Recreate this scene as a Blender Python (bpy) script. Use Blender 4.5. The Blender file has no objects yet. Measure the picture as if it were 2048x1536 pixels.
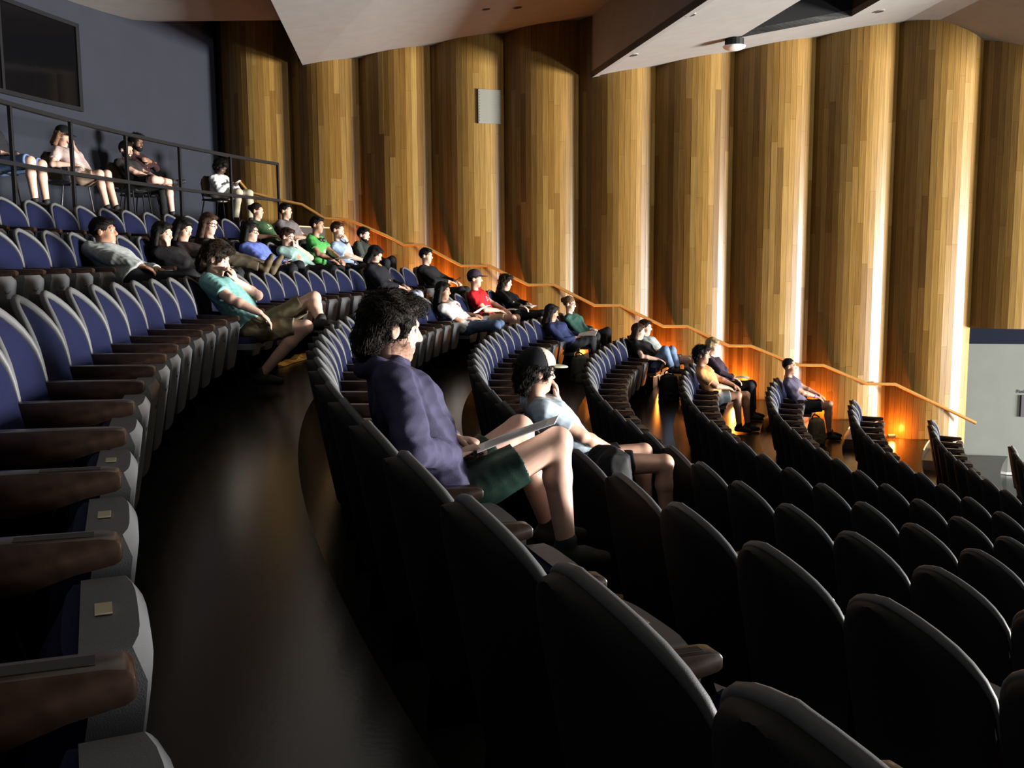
import bpy, math, random
import numpy as np
from mathutils import Matrix, Vector

random.seed(7)
S = bpy.context.scene
COL = S.collection

# ------------------------------------------------------------------ camera
CAM_H = 1.048
cam_d = bpy.data.cameras.new('camera')
cam_d.sensor_width = 36.0
cam_d.lens = 36.0 * 2000.0 / 2048.0
cam_d.clip_start = 0.05
cam = bpy.data.objects.new('camera', cam_d)
COL.objects.link(cam)
_t, _r = math.radians(7.147), math.radians(-0.373)
_F = Vector((0, math.cos(_t), -math.sin(_t)))
_R0 = Vector((1, 0, 0))
_U0 = _R0.cross(_F)
_R = _R0 * math.cos(_r) + _U0 * math.sin(_r)
_U = _U0 * math.cos(_r) - _R0 * math.sin(_r)
cam.matrix_world = Matrix(((_R.x, _U.x, -_F.x, 0), (_R.y, _U.y, -_F.y, 0), (_R.z, _U.z, -_F.z, CAM_H), (0, 0, 0, 1)))
S.camera = cam

# ------------------------------------------------------------------ world, lights, exposure
S.view_settings.view_transform = 'Standard'
S.view_settings.look = 'None'
S.view_settings.gamma = 1.0
S.view_settings.use_curve_mapping = False
S.view_settings.exposure = 0.0
W = bpy.data.worlds.new('world')
S.world = W
W.use_nodes = True
W.node_tree.nodes['Background'].inputs[0].default_value = (0.75, 0.85, 1.0, 1)
W.node_tree.nodes['Background'].inputs[1].default_value = 0.004

def area_light(name, loc, aim, sx, sy, power, color):
    d = bpy.data.lights.new(name, 'AREA')
    d.shape = 'RECTANGLE'
    d.size, d.size_y, d.energy, d.color = sx, sy, power, color
    o = bpy.data.objects.new(name, d)
    COL.objects.link(o)
    o.location = loc
    o.rotation_euler = (Vector(aim) - Vector(loc)).to_track_quat('-Z', 'Y').to_euler()
    return o
# the lit stage screen that the audience is watching, far off to the right
area_light('stage_screen_light', (31.0, 5.4, -2.0), (0, 9.6, 0.6), 7.2, 4.6, 40000, (1.0, 0.97, 0.93))
# unseen light added to put the bright streak on the timber columns
area_light('added_streak_light', (18.2, 0.4, -2.2), (2, 18, 0.0), 0.9, 0.9, 1500, (1.0, 0.97, 0.93))

# ------------------------------------------------------------------ materials
MATS = {}
def mat(name, color, rough=0.6, spec=0.5, metal=0.0, noise=0.0, nscale=40.0, bump=0.0, bscale=200.0, emit=None, coat=0.0, sheen=0.0):
    if name in MATS:
        return MATS[name]
    m = bpy.data.materials.new(name)
    m.use_nodes = True
    nt = m.node_tree
    b = nt.nodes['Principled BSDF']
    b.inputs['Base Color'].default_value = (*color, 1)
    b.inputs['Roughness'].default_value = rough
    b.inputs['Specular IOR Level'].default_value = spec
    b.inputs['Metallic'].default_value = metal
    b.inputs['Coat Weight'].default_value = coat
    b.inputs['Sheen Weight'].default_value = sheen
    tc = nt.nodes.new('ShaderNodeTexCoord')
    if noise > 0:
        n = nt.nodes.new('ShaderNodeTexNoise')
        n.inputs['Scale'].default_value = nscale
        n.inputs['Detail'].default_value = 4
        nt.links.new(tc.outputs['Object'], n.inputs['Vector'])
        r = nt.nodes.new('ShaderNodeValToRGB')
        r.color_ramp.elements[0].position = 0.3
        r.color_ramp.elements[1].position = 0.7
        r.color_ramp.elements[0].color = (*[c * (1 - noise) for c in color], 1)
        r.color_ramp.elements[1].color = (*[min(1, c * (1 + noise)) for c in color], 1)
        nt.links.new(n.outputs['Fac'], r.inputs['Fac'])
        nt.links.new(r.outputs['Color'], b.inputs['Base Color'])
    if bump > 0:
        n2 = nt.nodes.new('ShaderNodeTexNoise')
        n2.inputs['Scale'].default_value = bscale
        n2.inputs['Detail'].default_value = 3
        nt.links.new(tc.outputs['Object'], n2.inputs['Vector'])
        bp = nt.nodes.new('ShaderNodeBump')
        bp.inputs['Strength'].default_value = bump
        bp.inputs['Distance'].default_value = 0.004
        nt.links.new(n2.outputs['Fac'], bp.inputs['Height'])
        nt.links.new(bp.outputs['Normal'], b.inputs['Normal'])
    if emit:
        b.inputs['Emission Color'].default_value = (*emit[:3], 1)
        b.inputs['Emission Strength'].default_value = emit[3]
    MATS[name] = m
    return m

def wood_mat(name, stops, rough, gscale=(60, 60, 1.6), spread=1.0):
    """board timber: tone of its own per board, grain running along local z"""
    m = bpy.data.materials.new(name)
    m.use_nodes = True
    nt = m.node_tree
    b = nt.nodes['Principled BSDF']
    b.inputs['Roughness'].default_value = rough
    b.inputs['Specular IOR Level'].default_value = 0.26
    b.inputs['Coat Weight'].default_value = 0.0
    b.inputs['Coat Roughness'].default_value = 0.28
    oi = nt.nodes.new('ShaderNodeObjectInfo')
    ramp = nt.nodes.new('ShaderNodeValToRGB')
    while len(ramp.color_ramp.elements) < len(stops):
        ramp.color_ramp.elements.new(0.5)
    for e, (p, c) in zip(ramp.color_ramp.elements, stops):
        e.position = p
        e.color = (*c, 1)
    nt.links.new(oi.outputs['Random'], ramp.inputs['Fac'])
    tc = nt.nodes.new('ShaderNodeTexCoord')
    geo = nt.nodes.new('ShaderNodeNewGeometry')
    mp = nt.nodes.new('ShaderNodeMapping')
    mp.inputs['Scale'].default_value = gscale
    nt.links.new(geo.outputs['Position'], mp.inputs['Vector'])
    n = nt.nodes.new('ShaderNodeTexNoise')
    n.inputs['Scale'].default_value = 1.0
    n.inputs['Detail'].default_value = 5
    nt.links.new(mp.outputs['Vector'], n.inputs['Vector'])
    mr = nt.nodes.new('ShaderNodeMapRange')
    mr.inputs[1].default_value = 0.3
    mr.inputs[2].default_value = 0.7
    mr.inputs[3].default_value = 1 - 0.28 * spread
    mr.inputs[4].default_value = 1 + 0.22 * spread
    nt.links.new(n.outputs['Fac'], mr.inputs['Value'])
    mx = nt.nodes.new('ShaderNodeMix')
    mx.data_type = 'RGBA'
    mx.blend_type = 'MULTIPLY'
    mx.inputs['Factor'].default_value = 1
    nt.links.new(ramp.outputs['Color'], mx.inputs['A'])
    nt.links.new(mr.outputs['Result'], mx.inputs['B'])
    nt.links.new(mx.outputs['Result'], b.inputs['Base Color'])
    bp = nt.nodes.new('ShaderNodeBump')
    bp.inputs['Strength'].default_value = 0.15
    bp.inputs['Distance'].default_value = 0.003
    nt.links.new(n.outputs['Fac'], bp.inputs['Height'])
    nt.links.new(bp.outputs['Normal'], b.inputs['Normal'])
    MATS[name] = m
    return m

M_BOARD = wood_mat('wall_board_oak', [(0.0, (0.152, 0.078, 0.017)), (0.25, (0.195, 0.107, 0.026)), (0.7, (0.228, 0.131, 0.034)), (0.93, (0.265, 0.165, 0.050)), (1.0, (0.11, 0.054, 0.013))], 0.30)
M_BACKING = mat('wall_backing', (0.05, 0.03, 0.015), 0.8)
M_ARM = mat('armrest_walnut', (0.020, 0.0105, 0.007), 0.28, noise=0.35, nscale=30)
M_SHELL = mat('seat_shell_plastic', (0.0035, 0.0036, 0.0036), 0.7, spec=0.25, bump=0.15, bscale=500)
M_RIM = mat('seat_rim_plastic', (0.085, 0.087, 0.09), 0.5, spec=0.3, bump=0.15, bscale=500)
M_PAN = mat('seat_pan_plastic', (0.07, 0.073, 0.078), 0.45, bump=0.2, bscale=500)
M_BLUE = mat('seat_blue_fabric', (0.0048, 0.0066, 0.026), 0.9, spec=0.12, noise=0.25, nscale=300, bump=0.3, bscale=700, sheen=0.0)
M_METAL = mat('seat_standard_metal', (0.002, 0.002, 0.002), 0.8, spec=0.05)
M_SLOT = mat('armrest_slot', (0.01, 0.008, 0.006), 0.6)
M_BRASS = mat('number_plate_brass', (0.55, 0.47, 0.3), 0.35, metal=0.6)
M_FLOOR = mat('painted_concrete_floor', (0.010, 0.0098, 0.0085), 0.22, spec=0.35, noise=0.25, nscale=3.0, bump=0.05, bscale=60)
M_RISER = mat('riser_paint', (0.03, 0.028, 0.026), 0.6)
M_STEP = mat('aisle_step_brown', (0.12, 0.06, 0.035), 0.45, noise=0.2, nscale=6)
M_NOSE = mat('step_nosing', (0.55, 0.42, 0.22), 0.5)
M_WALLBLUE = mat('back_wall_slate_blue', (0.0105, 0.0130, 0.0225), 0.9, noise=0.08, nscale=2.0, bump=0.2, bscale=80)
M_CEIL = mat('ceiling_plaster', (0.27, 0.265, 0.25), 0.9, noise=0.05, nscale=4.0, bump=0.25, bscale=150)
M_DARK = mat('dark_recess', (0.012, 0.012, 0.013), 0.8)
M_BLACKMETAL = mat('black_rail_metal', (0.006, 0.006, 0.007), 0.55, spec=0.25)
M_RAIL = mat('wall_rail_brass_wood', (0.42, 0.22, 0.06), 0.35)
M_GLASSDARK = mat('booth_glass', (0.003, 0.003, 0.0035), 0.08, spec=0.15)
M_WHITEPAINT = mat('white_paint', (0.75, 0.74, 0.7), 0.5)
M_GREYDOOR = mat('grey_door_paint', (0.135, 0.145, 0.128), 0.7, noise=0.05, nscale=3, bump=0.1, bscale=90)
M_NAVY = mat('navy_header_paint', (0.006, 0.0085, 0.018), 0.8, spec=0.1)
M_PAPER = mat('white_paper', (0.88, 0.87, 0.84), 0.8)
M_INK = mat('dark_ink', (0.05, 0.05, 0.06), 0.8)
M_CHROME = mat('chrome_tube', (0.6, 0.6, 0.62), 0.2, metal=1.0)
M_BLACKPLASTIC = mat('black_plastic', (0.012, 0.012, 0.013), 0.45)
M_AMBER = mat('amber_lamp_lens', (1.0, 0.45, 0.1), 0.4, emit=(1.0, 0.36, 0.06, 4.0))
M_EYE = mat('eye_white', (0.55, 0.52, 0.5), 0.25)
M_IRIS = mat('eye_iris', (0.03, 0.02, 0.012), 0.2)

# ------------------------------------------------------------------ mesh helpers
def fast_mesh(name, V, F, smooth=False):
    """V (n,3) array, F list of faces or (m,4)/(m,3) array"""
    me = bpy.data.meshes.new(name)
    if isinstance(F, np.ndarray):
        V = np.ascontiguousarray(V, dtype=np.float32)
        m, k = F.shape
        me.vertices.add(len(V))
        me.vertices.foreach_set('co', V.ravel())
        me.loops.add(m * k)
        me.loops.foreach_set('vertex_index', F.astype(np.int32).ravel())
        me.polygons.add(m)
        me.polygons.foreach_set('loop_start', np.arange(0, m * k, k, dtype=np.int32))
        me.polygons.foreach_set('loop_total', np.full(m, k, dtype=np.int32))
        me.update(calc_edges=True)
    else:
        me.from_pydata([tuple(v) for v in V], [], F)
        me.update()
    if smooth:
        me.polygons.foreach_set('use_smooth', np.ones(len(me.polygons), dtype=bool))
    return me

def obj(name, me, material=None, parent=None, loc=(0, 0, 0), rot=(0, 0, 0), scale=(1, 1, 1)):
    o = bpy.data.objects.new(name, me)
    COL.objects.link(o)
    o.location, o.rotation_euler, o.scale = loc, rot, scale
    if parent is not None:
        o.parent = parent
    if material is not None and me is not None and len(me.materials) == 0:
        me.materials.append(material)
    return o

def tag(o, label=None, cat=None, group=None, kind=None):
    if label: o['label'] = label
    if cat: o['category'] = cat
    if group: o['group'] = group
    if kind: o['kind'] = kind
    return o

def empty(name, loc=(0, 0, 0), rz=0.0):
    o = obj(name, None, loc=loc, rot=(0, 0, rz))
    o.empty_display_size = 0.1
    return o

BOXF = [(0, 3, 2, 1), (4, 5, 6, 7), (0, 1, 5, 4), (1, 2, 6, 5), (2, 3, 7, 6), (3, 0, 4, 7)]
class MB:
    """collects simple solids into one mesh"""
    def __init__(self):
        self.V, self.F = [], []
    def add(self, V, F):
        n = len(self.V)
        self.V += [tuple(v) for v in V]
        self.F += [tuple(i + n for i in f) for f in F]
        return self
    def box(self, x0, x1, y0, y1, z0, z1):
        return self.add([(x0, y0, z0), (x1, y0, z0), (x1, y1, z0), (x0, y1, z0), (x0, y0, z1), (x1, y0, z1), (x1, y1, z1), (x0, y1, z1)], BOXF)
    def prism(self, prof, y0, y1, ax='y'):
        """profile list of (a,b); extruded along ax"""
        n = len(prof)
        if ax == 'y':
            V = [(a, y0, b) for a, b in prof] + [(a, y1, b) for a, b in prof]
        elif ax == 'z':
            V = [(a, b, y0) for a, b in prof] + [(a, b, y1) for a, b in prof]
        else:
            V = [(y0, a, b) for a, b in prof] + [(y1, a, b) for a, b in prof]
        F = [tuple(range(n)), tuple(range(2 * n - 1, n - 1, -1))] + [((i + 1) % n, i, n + i, n + (i + 1) % n) for i in range(n)]
        return self.add(V, F)
    def tube(self, pts, r, seg=8, caps=True):
        pts = [Vector(p) for p in pts]
        V, F = [], []
        prev = None
        for i, p in enumerate(pts):
            d = (pts[min(i + 1, len(pts) - 1)] - pts[max(i - 1, 0)]).normalized()
            a = Vector((0, 0, 1)) if abs(d.z) < 0.9 else Vector((1, 0, 0))
            if prev is not None:
                a = prev
            u = (a - d * a.dot(d)).normalized()
            prev = u
            w = d.cross(u)
            rr = r[i] if isinstance(r, (list, tuple)) else r
            for k in range(seg):
                t = 2 * math.pi * k / seg
                V.append(p + (u * math.cos(t) + w * math.sin(t)) * rr)
        for i in range(len(pts) - 1):
            for k in range(seg):
                k2 = (k + 1) % seg
                F.append((i * seg + k, i * seg + k2, (i + 1) * seg + k2, (i + 1) * seg + k))
        if caps:
            F.append(tuple(range(seg - 1, -1, -1)))
            n = (len(pts) - 1) * seg
            F.append(tuple(n + k for k in range(seg)))
        return self.add(V, F)
    def mesh(self, name, smooth=False, bevel=0.0):
        import bmesh
        me = fast_mesh(name, self.V, self.F)
        bm = bmesh.new()
        bm.from_mesh(me)
        if bevel > 0:
            es = [e for e in bm.edges if len(e.link_faces) == 2 and e.calc_face_angle(0) > 0.5]
            bmesh.ops.bevel(bm, geom=es, offset=bevel, segments=2, affect='EDGES', profile=0.5, clamp_overlap=True)
        bmesh.ops.recalc_face_normals(bm, faces=bm.faces)
        bm.to_mesh(me)
        bm.free()
        if smooth:
            me.polygons.foreach_set('use_smooth', np.ones(len(me.polygons), dtype=bool))
            me.set_sharp_from_angle(angle=math.radians(40))
        return me

# ------------------------------------------------------------------ layout of the hall
# concentric seating arcs round (CX, CY); a row's radius is where its armrests end
CX, CY = 19.897, 9.788
R0, DR, PITCH = 22.11, 1.1534, 0.55
ROWZ = {'Y': 0.755, 'Z': 0.375, 'A': 0.0, 'B': -0.389, 'C': -0.770, 'D': -1.126, 'E': -1.460, 'F': -1.790, 'G': -2.116, 'H': -2.44, 'I': -2.77, 'J': -3.1}
ORDER = 'YZABCDEFGHIJ'
def row_R(r): return R0 - DR * (ORDER.index(r) - 2)
PLAT_Z, PLAT_R = 1.64, 25.06
BACK_R = 27.3
def arc_pt(R, a, z=0.0): return (CX - R * math.cos(a), CY + R * math.sin(a), z)
WALL_Y0, WALL_M = 18.6, 0.166
def wall_y(x): return WALL_Y0 - WALL_M * x
# ------------------------------------------------------------------ structure: floor treads
def wall_angle(R):
    """angle at which an arc of radius R meets the side wall"""
    lo, hi = 0.0, 0.8
    for _ in range(40):
        m = (lo + hi) / 2
        x, y, _z = arc_pt(R, m)
        if y < wall_y(x) + 0.05: lo = m
        else: hi = m
    return lo

def ring_mesh(name, Ri, Ro, a0, z, thick, n=60):
    V, F = [], []
    for i in range(n + 1):
        for R, zz in ((Ri, z), (Ro, z), (Ro, z - thick), (Ri, z - thick)):
            a = a0 + (wall_angle(R) - a0) * i / n
            V.append(arc_pt(R, a, zz))
    for i in range(n):
        b, c = i * 4, i * 4 + 4
        for k in range(4):
            k2 = (k + 1) % 4
            F.append((b + k, c + k, c + k2, b + k2))
    F.append((0, 1, 2, 3))
    F.append((n * 4 + 3, n * 4 + 2, n * 4 + 1, n * 4))
    mb = MB().add(V, F)
    return mb.mesh(name)

floor = obj('floor', MB().add([arc_pt(30, -0.9, -4.2), arc_pt(30, 0.6, -4.2), arc_pt(4, 0.6, -4.2), arc_pt(4, -0.9, -4.2)], [(0, 1, 2, 3)]).mesh('floor_slab'), M_FLOOR)
tag(floor, kind='structure')
for r in ORDER[:-1]:
    Ro = row_R(r) + 0.57
    Ri = Ro - DR
    t = 0.42 if r != 'Y' else 0.42
    tr = obj('tread', ring_mesh('tread', Ri, Ro, -0.66, ROWZ[r], t), M_FLOOR, floor)
plat = obj('platform', ring_mesh('platform', PLAT_R, BACK_R + 0.3, -0.3, PLAT_Z, 0.95), M_RISER, floor)

# side aisle: half steps with pale nosings against each riser
for r in ORDER[:-2]:
    Ro = row_R(r) + 0.57
    z = ROWZ[r]
    zup = ROWZ[ORDER[ORDER.index(r) - 1]] if r != 'Y' else PLAT_Z
    aw = wall_angle(Ro - 0.2)
    a1, a0 = aw - 0.008, aw - 1.55 / Ro
    V, F = [], []
    for i in range(7):
        a = a0 + (a1 - a0) * i / 6
        for R, zz in ((Ro - 0.38, z), (Ro - 0.38, z + (zup - z) * 0.5), (Ro, z + (zup - z) * 0.5), (Ro, z)):
            V.append(arc_pt(R, a, zz))
    for i in range(6):
        for k in range(4):
            F.append((i * 4 + k, i * 4 + (k + 1) % 4, i * 4 + 4 + (k + 1) % 4, i * 4 + 4 + k))
    F += [(0, 1, 2, 3), (27, 26, 25, 24)]
    obj('stair_step', MB().add(V, F).mesh('stair_step'), M_STEP, floor)
    mb = MB()
    for R, zz in ((Ro - 0.38, z + (zup - z) * 0.5), (Ro, zup)):
        mb.tube([arc_pt(R, a0 + (a1 - a0) * i / 6, zz) for i in range(7)], 0.012, 6)
    obj('step_nosing', mb.mesh('step_nosing'), M_NOSE, floor)

# ------------------------------------------------------------------ structure: back wall with booth window
def strip_wall(name, pts, z0, ztops, material, thick=0.2):
    V, F = [], []
    n = len(pts)
    for (x, y), zt in zip(pts, ztops):
        V += [(x, y, z0), (x, y, zt)]
    for i in range(n - 1):
        F.append((2 * i, 2 * i + 2, 2 * i + 3, 2 * i + 1))
    return obj(name, MB().add(V, F).mesh(name), material)
bw = [arc_pt(BACK_R, -0.12 + 0.55 * i / 40)[:2] for i in range(41)]
wall_back = strip_wall('wall_back', bw, 0.5, [6.4] * 41, M_WALLBLUE)
tag(wall_back, kind='structure')

win = empty('window_1')
tag(win, kind='structure')
V, F = [], []
a_r, a_l = 0.2265, 0.085
def booth_strip(R, aA, aB, z0, z1, name, m):
    V, F = [], []
    n = 8
    for i in range(n + 1):
        a = aA + (aB - aA) * i / n
        V += [arc_pt(R, a, z0), arc_pt(R, a, z1), arc_pt(R + 0.1, a, z1), arc_pt(R + 0.1, a, z0)]
    for i in range(n):
        for k in range(4):
            F.append((i * 4 + k, i * 4 + 4 + k, i * 4 + 4 + (k + 1) % 4, i * 4 + (k + 1) % 4))
    F += [(0, 1, 2, 3), (n * 4 + 3, n * 4 + 2, n * 4 + 1, n * 4)]
    return obj(name, MB().add(V, F).mesh(name), m, win)
booth_strip(BACK_R - 0.02, a_l, a_r, 3.42, 4.62, 'pane', M_GLASSDARK)
booth_strip(BACK_R - 0.05, a_l, a_r + 0.003, 3.36, 3.42, 'window_frame', M_BLACKMETAL)
booth_strip(BACK_R - 0.05, a_l, a_r + 0.003, 4.62, 4.68, 'window_frame', M_BLACKMETAL)
booth_strip(BACK_R - 0.05, a_r, a_r + 0.003, 3.36, 4.68, 'window_frame', M_BLACKMETAL)
booth_strip(BACK_R - 0.045, 0.163, 0.165, 3.42, 4.62, 'mullion', M_BLACKMETAL)

# ------------------------------------------------------------------ structure: scalloped timber side wall
def ceil_z(x):
    if x < -3.87: return 5.78
    if x < 1.42: return 4.62 + 0.119 * (x + 3.87)
    if x < 6.56: return 4.22 + 0.136 * (x - 1.42)
    return 4.92 - 0.34 * (x - 6.56)
def aisle_z(x):
    return float(np.interp(x, [-5.5, -4.3, -3.4, -2.2, -0.9, 0.3, 1.5, 2.7, 3.9, 5.0, 6.2, 8.0, 12.0], [1.3, 1.15, 0.80, 0.45, -0.05, -0.40, -0.79, -1.15, -1.48, -1.82, -2.14, -2.75, -4.0]))
wall_left = obj('wall_left', MB().add([(-6.6, wall_y(-6.6) + .12, -4.2), (11, wall_y(11) + .12, -4.2), (11, wall_y(11) + .12, 6.4), (-6.6, wall_y(-6.6) + .12, 6.4)], [(0, 1, 2, 3)]).mesh('wall_left'), M_BACKING)
tag(wall_left, kind='structure')
unit_board = MB().box(-0.5, 0.5, -0.5, 0.5, -0.5, 0.5).mesh('board')
unit_board.materials.append(M_BOARD)
CUSPS = [-5.44 + 1.336 * i for i in range(12)]
SAG, NB = 0.31, 15
ang_w = math.atan(WALL_M)
wt = Vector((math.cos(ang_w), -math.sin(ang_w), 0))
wn = Vector((-math.sin(ang_w), -math.cos(ang_w), 0))     # into the hall
for ci in range(11):
    x0, x1 = CUSPS[ci], CUSPS[ci + 1]
    A = Vector((x0, wall_y(x0), 0)); B = Vector((x1, wall_y(x1), 0))
    chord = (B - A).length
    Rc = (chord * chord / 4 + SAG * SAG) / (2 * SAG)
    th = math.asin(chord / 2 / Rc)
    mid = (A + B) / 2 - wn * (Rc - SAG)
    door_col = ci == 10
    V, F = [], []
    for k in range(NB + 1):
        p = -th + 2 * th * k / NB
        q = mid + (wt * math.sin(p) + wn * math.cos(p)) * (Rc - 0.012)
        zb = -0.17 if door_col else aisle_z(q.x) - 0.5
        V += [(q.x, q.y, zb), (q.x, q.y, ceil_z(q.x) + (0.1 if q.x < 6.3 else 0.4))]
    for k in range(NB):
        F.append((2 * k, 2 * k + 2, 2 * k + 3, 2 * k + 1))
    col = obj('column_panel', MB().add(V, F).mesh('column_panel'), M_BACKING, wall_left)
    for k in range(NB):
        pa, pb = -th + 2 * th * k / NB, -th + 2 * th * (k + 1) / NB
        pm = (pa + pb) / 2
        q = mid + (wt * math.sin(pm) + wn * math.cos(pm)) * (Rc * math.cos((pb - pa) / 2))
        wdt = 2 * Rc * math.sin((pb - pa) / 2) - 0.0015
        zb = -0.19 if door_col else aisle_z(q.x) - 0.45
        zt = ceil_z(q.x) + (0.06 if q.x < 6.3 else 0.4)
        cuts = [zb]
        zc = zb + random.uniform(0.6, 3.4)
        while zc < zt - 0.5:
            cuts.append(zc)
            zc += random.uniform(1.3, 3.6)
        cuts.append(zt)
        for za, zz in zip(cuts[:-1], cuts[1:]):
            pr = random.uniform(-0.0012, 0.0012)
            o = obj('board', unit_board, None, col, loc=(q.x + wn.x * pr, q.y + wn.y * pr, (za + zz) / 2), rot=(0, 0, -ang_w + pm), scale=(wdt, 0.02, zz - za - 0.002))
# grey vent panel on the fourth column
vx, vz = 0.22, 3.45
V = []
vent = empty('wall_vent')
tag(vent, 'square pale grey ventilation grille set into the timber wall', 'vent')
ci = 4
A = Vector((CUSPS[3], wall_y(CUSPS[3]), 0)); B = Vector((CUSPS[4], wall_y(CUSPS[4]), 0))
chord = (B - A).length; Rc = (chord * chord / 4 + SAG * SAG) / (2 * SAG)
mid = (A + B) / 2 - wn * (Rc - SAG)
pm = 0.50
q = mid + (wt * math.sin(pm) + wn * math.cos(pm)) * (Rc + 0.012)
vent.location = (q.x, q.y, 3.76)
vent.rotation_euler = (0, 0, -ang_w + pm)
M_VENT = mat('vent_paint', (0.15, 0.15, 0.12), 0.6)
obj('vent_plate', MB().box(-0.215, 0.215, -0.008, 0.02, -0.3, 0.3).mesh('vent_plate', bevel=0.004), M_VENT, vent)
for k in range(11):
    obj('louvre', MB().box(-0.19, 0.19, -0.014, -0.006, -0.26 + k * 0.05, -0.235 + k * 0.05).mesh('louvre'), M_VENT, vent)

# recess with the exit door at the foot of the aisle
dx0, dx1 = 7.92, 10.6
def wall_quad(name, x0, x1, z0, z1, back, m, parent=None, th=0.06):
    mb = MB()
    V = []
    for x in (x0, x1):
        for off in (0, th):
            for z in (z0, z1):
                V.append((x, wall_y(x) + back + off, z))
    mb.add(V, [(0, 4, 5, 1), (2, 3, 7, 6), (0, 1, 3, 2), (4, 6, 7, 5), (1, 5, 7, 3), (0, 2, 6, 4)])
    return obj(name, mb.mesh(name), m, parent)
door = empty('door_1')
tag(door, kind='structure')
wall_quad('door_leaf', dx0, dx1, -2.72, -0.47, 0.06, M_GREYDOOR, door, 0.05)
wall_quad('door_header', dx0, dx1, -0.47, -0.16, 0.0, M_NAVY, door, 0.08)
wall_quad('door_sill', dx0, dx1, -2.76, -2.72, 0.0, M_WHITEPAINT, door, 0.08)
wall_quad('base_panel', dx0, dx1, -4.2, -2.76, 0.04, M_NAVY, door, 0.08)
sg = wall_quad('wall_sign', 8.835, 9.2, -1.74, -1.36, 0.035, mat('sign_grey_purple', (0.045, 0.04, 0.052), 0.6), None, 0.012)
tag(sg, 'dark grey notice sign fixed on the pale door panel', 'sign')
lt = bpy.data.curves.new('sign_lettering', 'FONT')
lt.body = 'Push'
lt.size = 0.085
lt.extrude = 0.002
_to = bpy.data.objects.new('lettering_source', lt)
COL.objects.link(_to)
_me = bpy.data.meshes.new_from_object(_to.evaluated_get(bpy.context.evaluated_depsgraph_get()))
bpy.data.objects.remove(_to)
so = obj('sign_lettering', _me, M_INK, None, (8.77, wall_y(8.77) + 0.052, -1.325), (math.pi / 2, 0, -ang_w))
tag(so, 'small dark lettering above the grey notice sign', 'lettering')

# ------------------------------------------------------------------ structure: ceiling of stepped plaster panels
def slab(name, corners, thick, m, kind='structure', parent=None):
    V = [tuple(c) for c in corners] + [(c[0], c[1], c[2] + thick) for c in corners]
    n = len(corners)
    F = [tuple(range(n)), tuple(range(2 * n - 1, n - 1, -1))] + [(i, (i + 1) % n, n + (i + 1) % n, n + i) for i in range(n)]
    o = obj(name, MB().add(V, F).mesh(name), m, parent)
    if parent is None: tag(o, kind=kind)
    return o
# edges run from the side wall towards the middle of the hall
def e1(t): return (-3.87 + 0.113 * t, 19.5 - t)         # low back edge of first panel
def e2(t): return (1.24 + 0.19 * t, 19.2 - t)           # low back edge of second panel
def e3(t): return (6.55 + 0.05 * t, 18.4 - t)           # ridge before the last panel
T = 22.0
slab('ceiling', [(*e1(0), 4.60), (*e2(0), 5.25), (*e2(T), 5.25), (*e1(T), 4.60)], 0.12, M_CEIL)
# beam face between first and second panel
slab('ceiling', [(e2(0)[0], e2(0)[1], 4.20), (e2(0)[0] + .1, e2(0)[1], 4.21), (e2(T)[0] + .1, e2(T)[1], 4.21), (e2(T)[0], e2(T)[1], 4.20)], 1.10, M_CEIL)
# second panel, with a long dark slot left open in it
def p2(s, t):
    a, b = e2(t), e3(t)
    return (a[0] + (b[0] - a[0]) * s, a[1] + (b[1] - a[1]) * s, 4.21 + (4.95 - 4.21) * s)
ts, s0, s1 = 2.5, 0.385, 0.725
slab('ceiling', [p2(0, 0), p2(1, 0), p2(1, ts), p2(0, ts)], 0.1, M_CEIL)
slab('ceiling', [p2(0, ts), p2(s0, ts), p2(s0, T), p2(0, T)], 0.1, M_CEIL)
slab('ceiling', [p2(s1, ts), p2(1, ts), p2(1, T), p2(s1, T)], 0.1, M_CEIL)
q = [p2(s0, ts), p2(s1, ts), p2(s1, T), p2(s0, T)]
slot = slab('ceiling', [(c[0], c[1], c[2] + 1.0) for c in q], 0.05, M_DARK)
for a, b in ((0, 1), (1, 2), (3, 0)):
    o = obj('slot_side', MB().add([q[a], q[b], (q[b][0], q[b][1], q[b][2] + 1.0), (q[a][0], q[a][1], q[a][2] + 1.0)], [(0, 1, 2, 3)]).mesh('slot_side'), M_DARK, slot)
# last panel falling towards the stage
slab('ceiling', [(*e3(0), 4.96), (11.5, 17.8, 3.2), (24, -3, 3.2), (*e3(T), 4.96)], 0.12, M_CEIL)
# high ceiling over the back of the hall
V, F = [], []
ys = [-2, 4, 8, 12, 15, 16, 16.8, 17.4, 18, 18.6, 19.3, 20]
for y in ys:
    zc = float(np.interp(y, [15.5, 16.5, 17.5, 18.3, 20.0], [4.98, 5.0, 5.06, 5.22, 5.72]))
    V += [(-9.0, y, zc), (-2.6, y, zc + 0.02)]
for i in range(11):
    F.append((2 * i, 2 * i + 1, 2 * i + 3, 2 * i + 2))
cb = obj('ceiling', MB().add(V, F).mesh('ceiling_back', smooth=True), M_CEIL)
tag(cb, kind='structure')
# ------------------------------------------------------------------ words
ONES = ['zeroth', 'first', 'second', 'third', 'fourth', 'fifth', 'sixth', 'seventh', 'eighth', 'ninth', 'tenth', 'eleventh', 'twelfth', 'thirteenth', 'fourteenth', 'fifteenth', 'sixteenth', 'seventeenth', 'eighteenth', 'nineteenth']
TENS = {20: ('twentieth', 'twenty'), 30: ('thirtieth', 'thirty'), 40: ('fortieth', 'forty'), 50: ('fiftieth', 'fifty')}
def ordinal(n):
    if n < 20: return ONES[n]
    t = n // 10 * 10
    return TENS[t][0] if n == t else TENS[t][1] + '-' + ONES[n - t]

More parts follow.
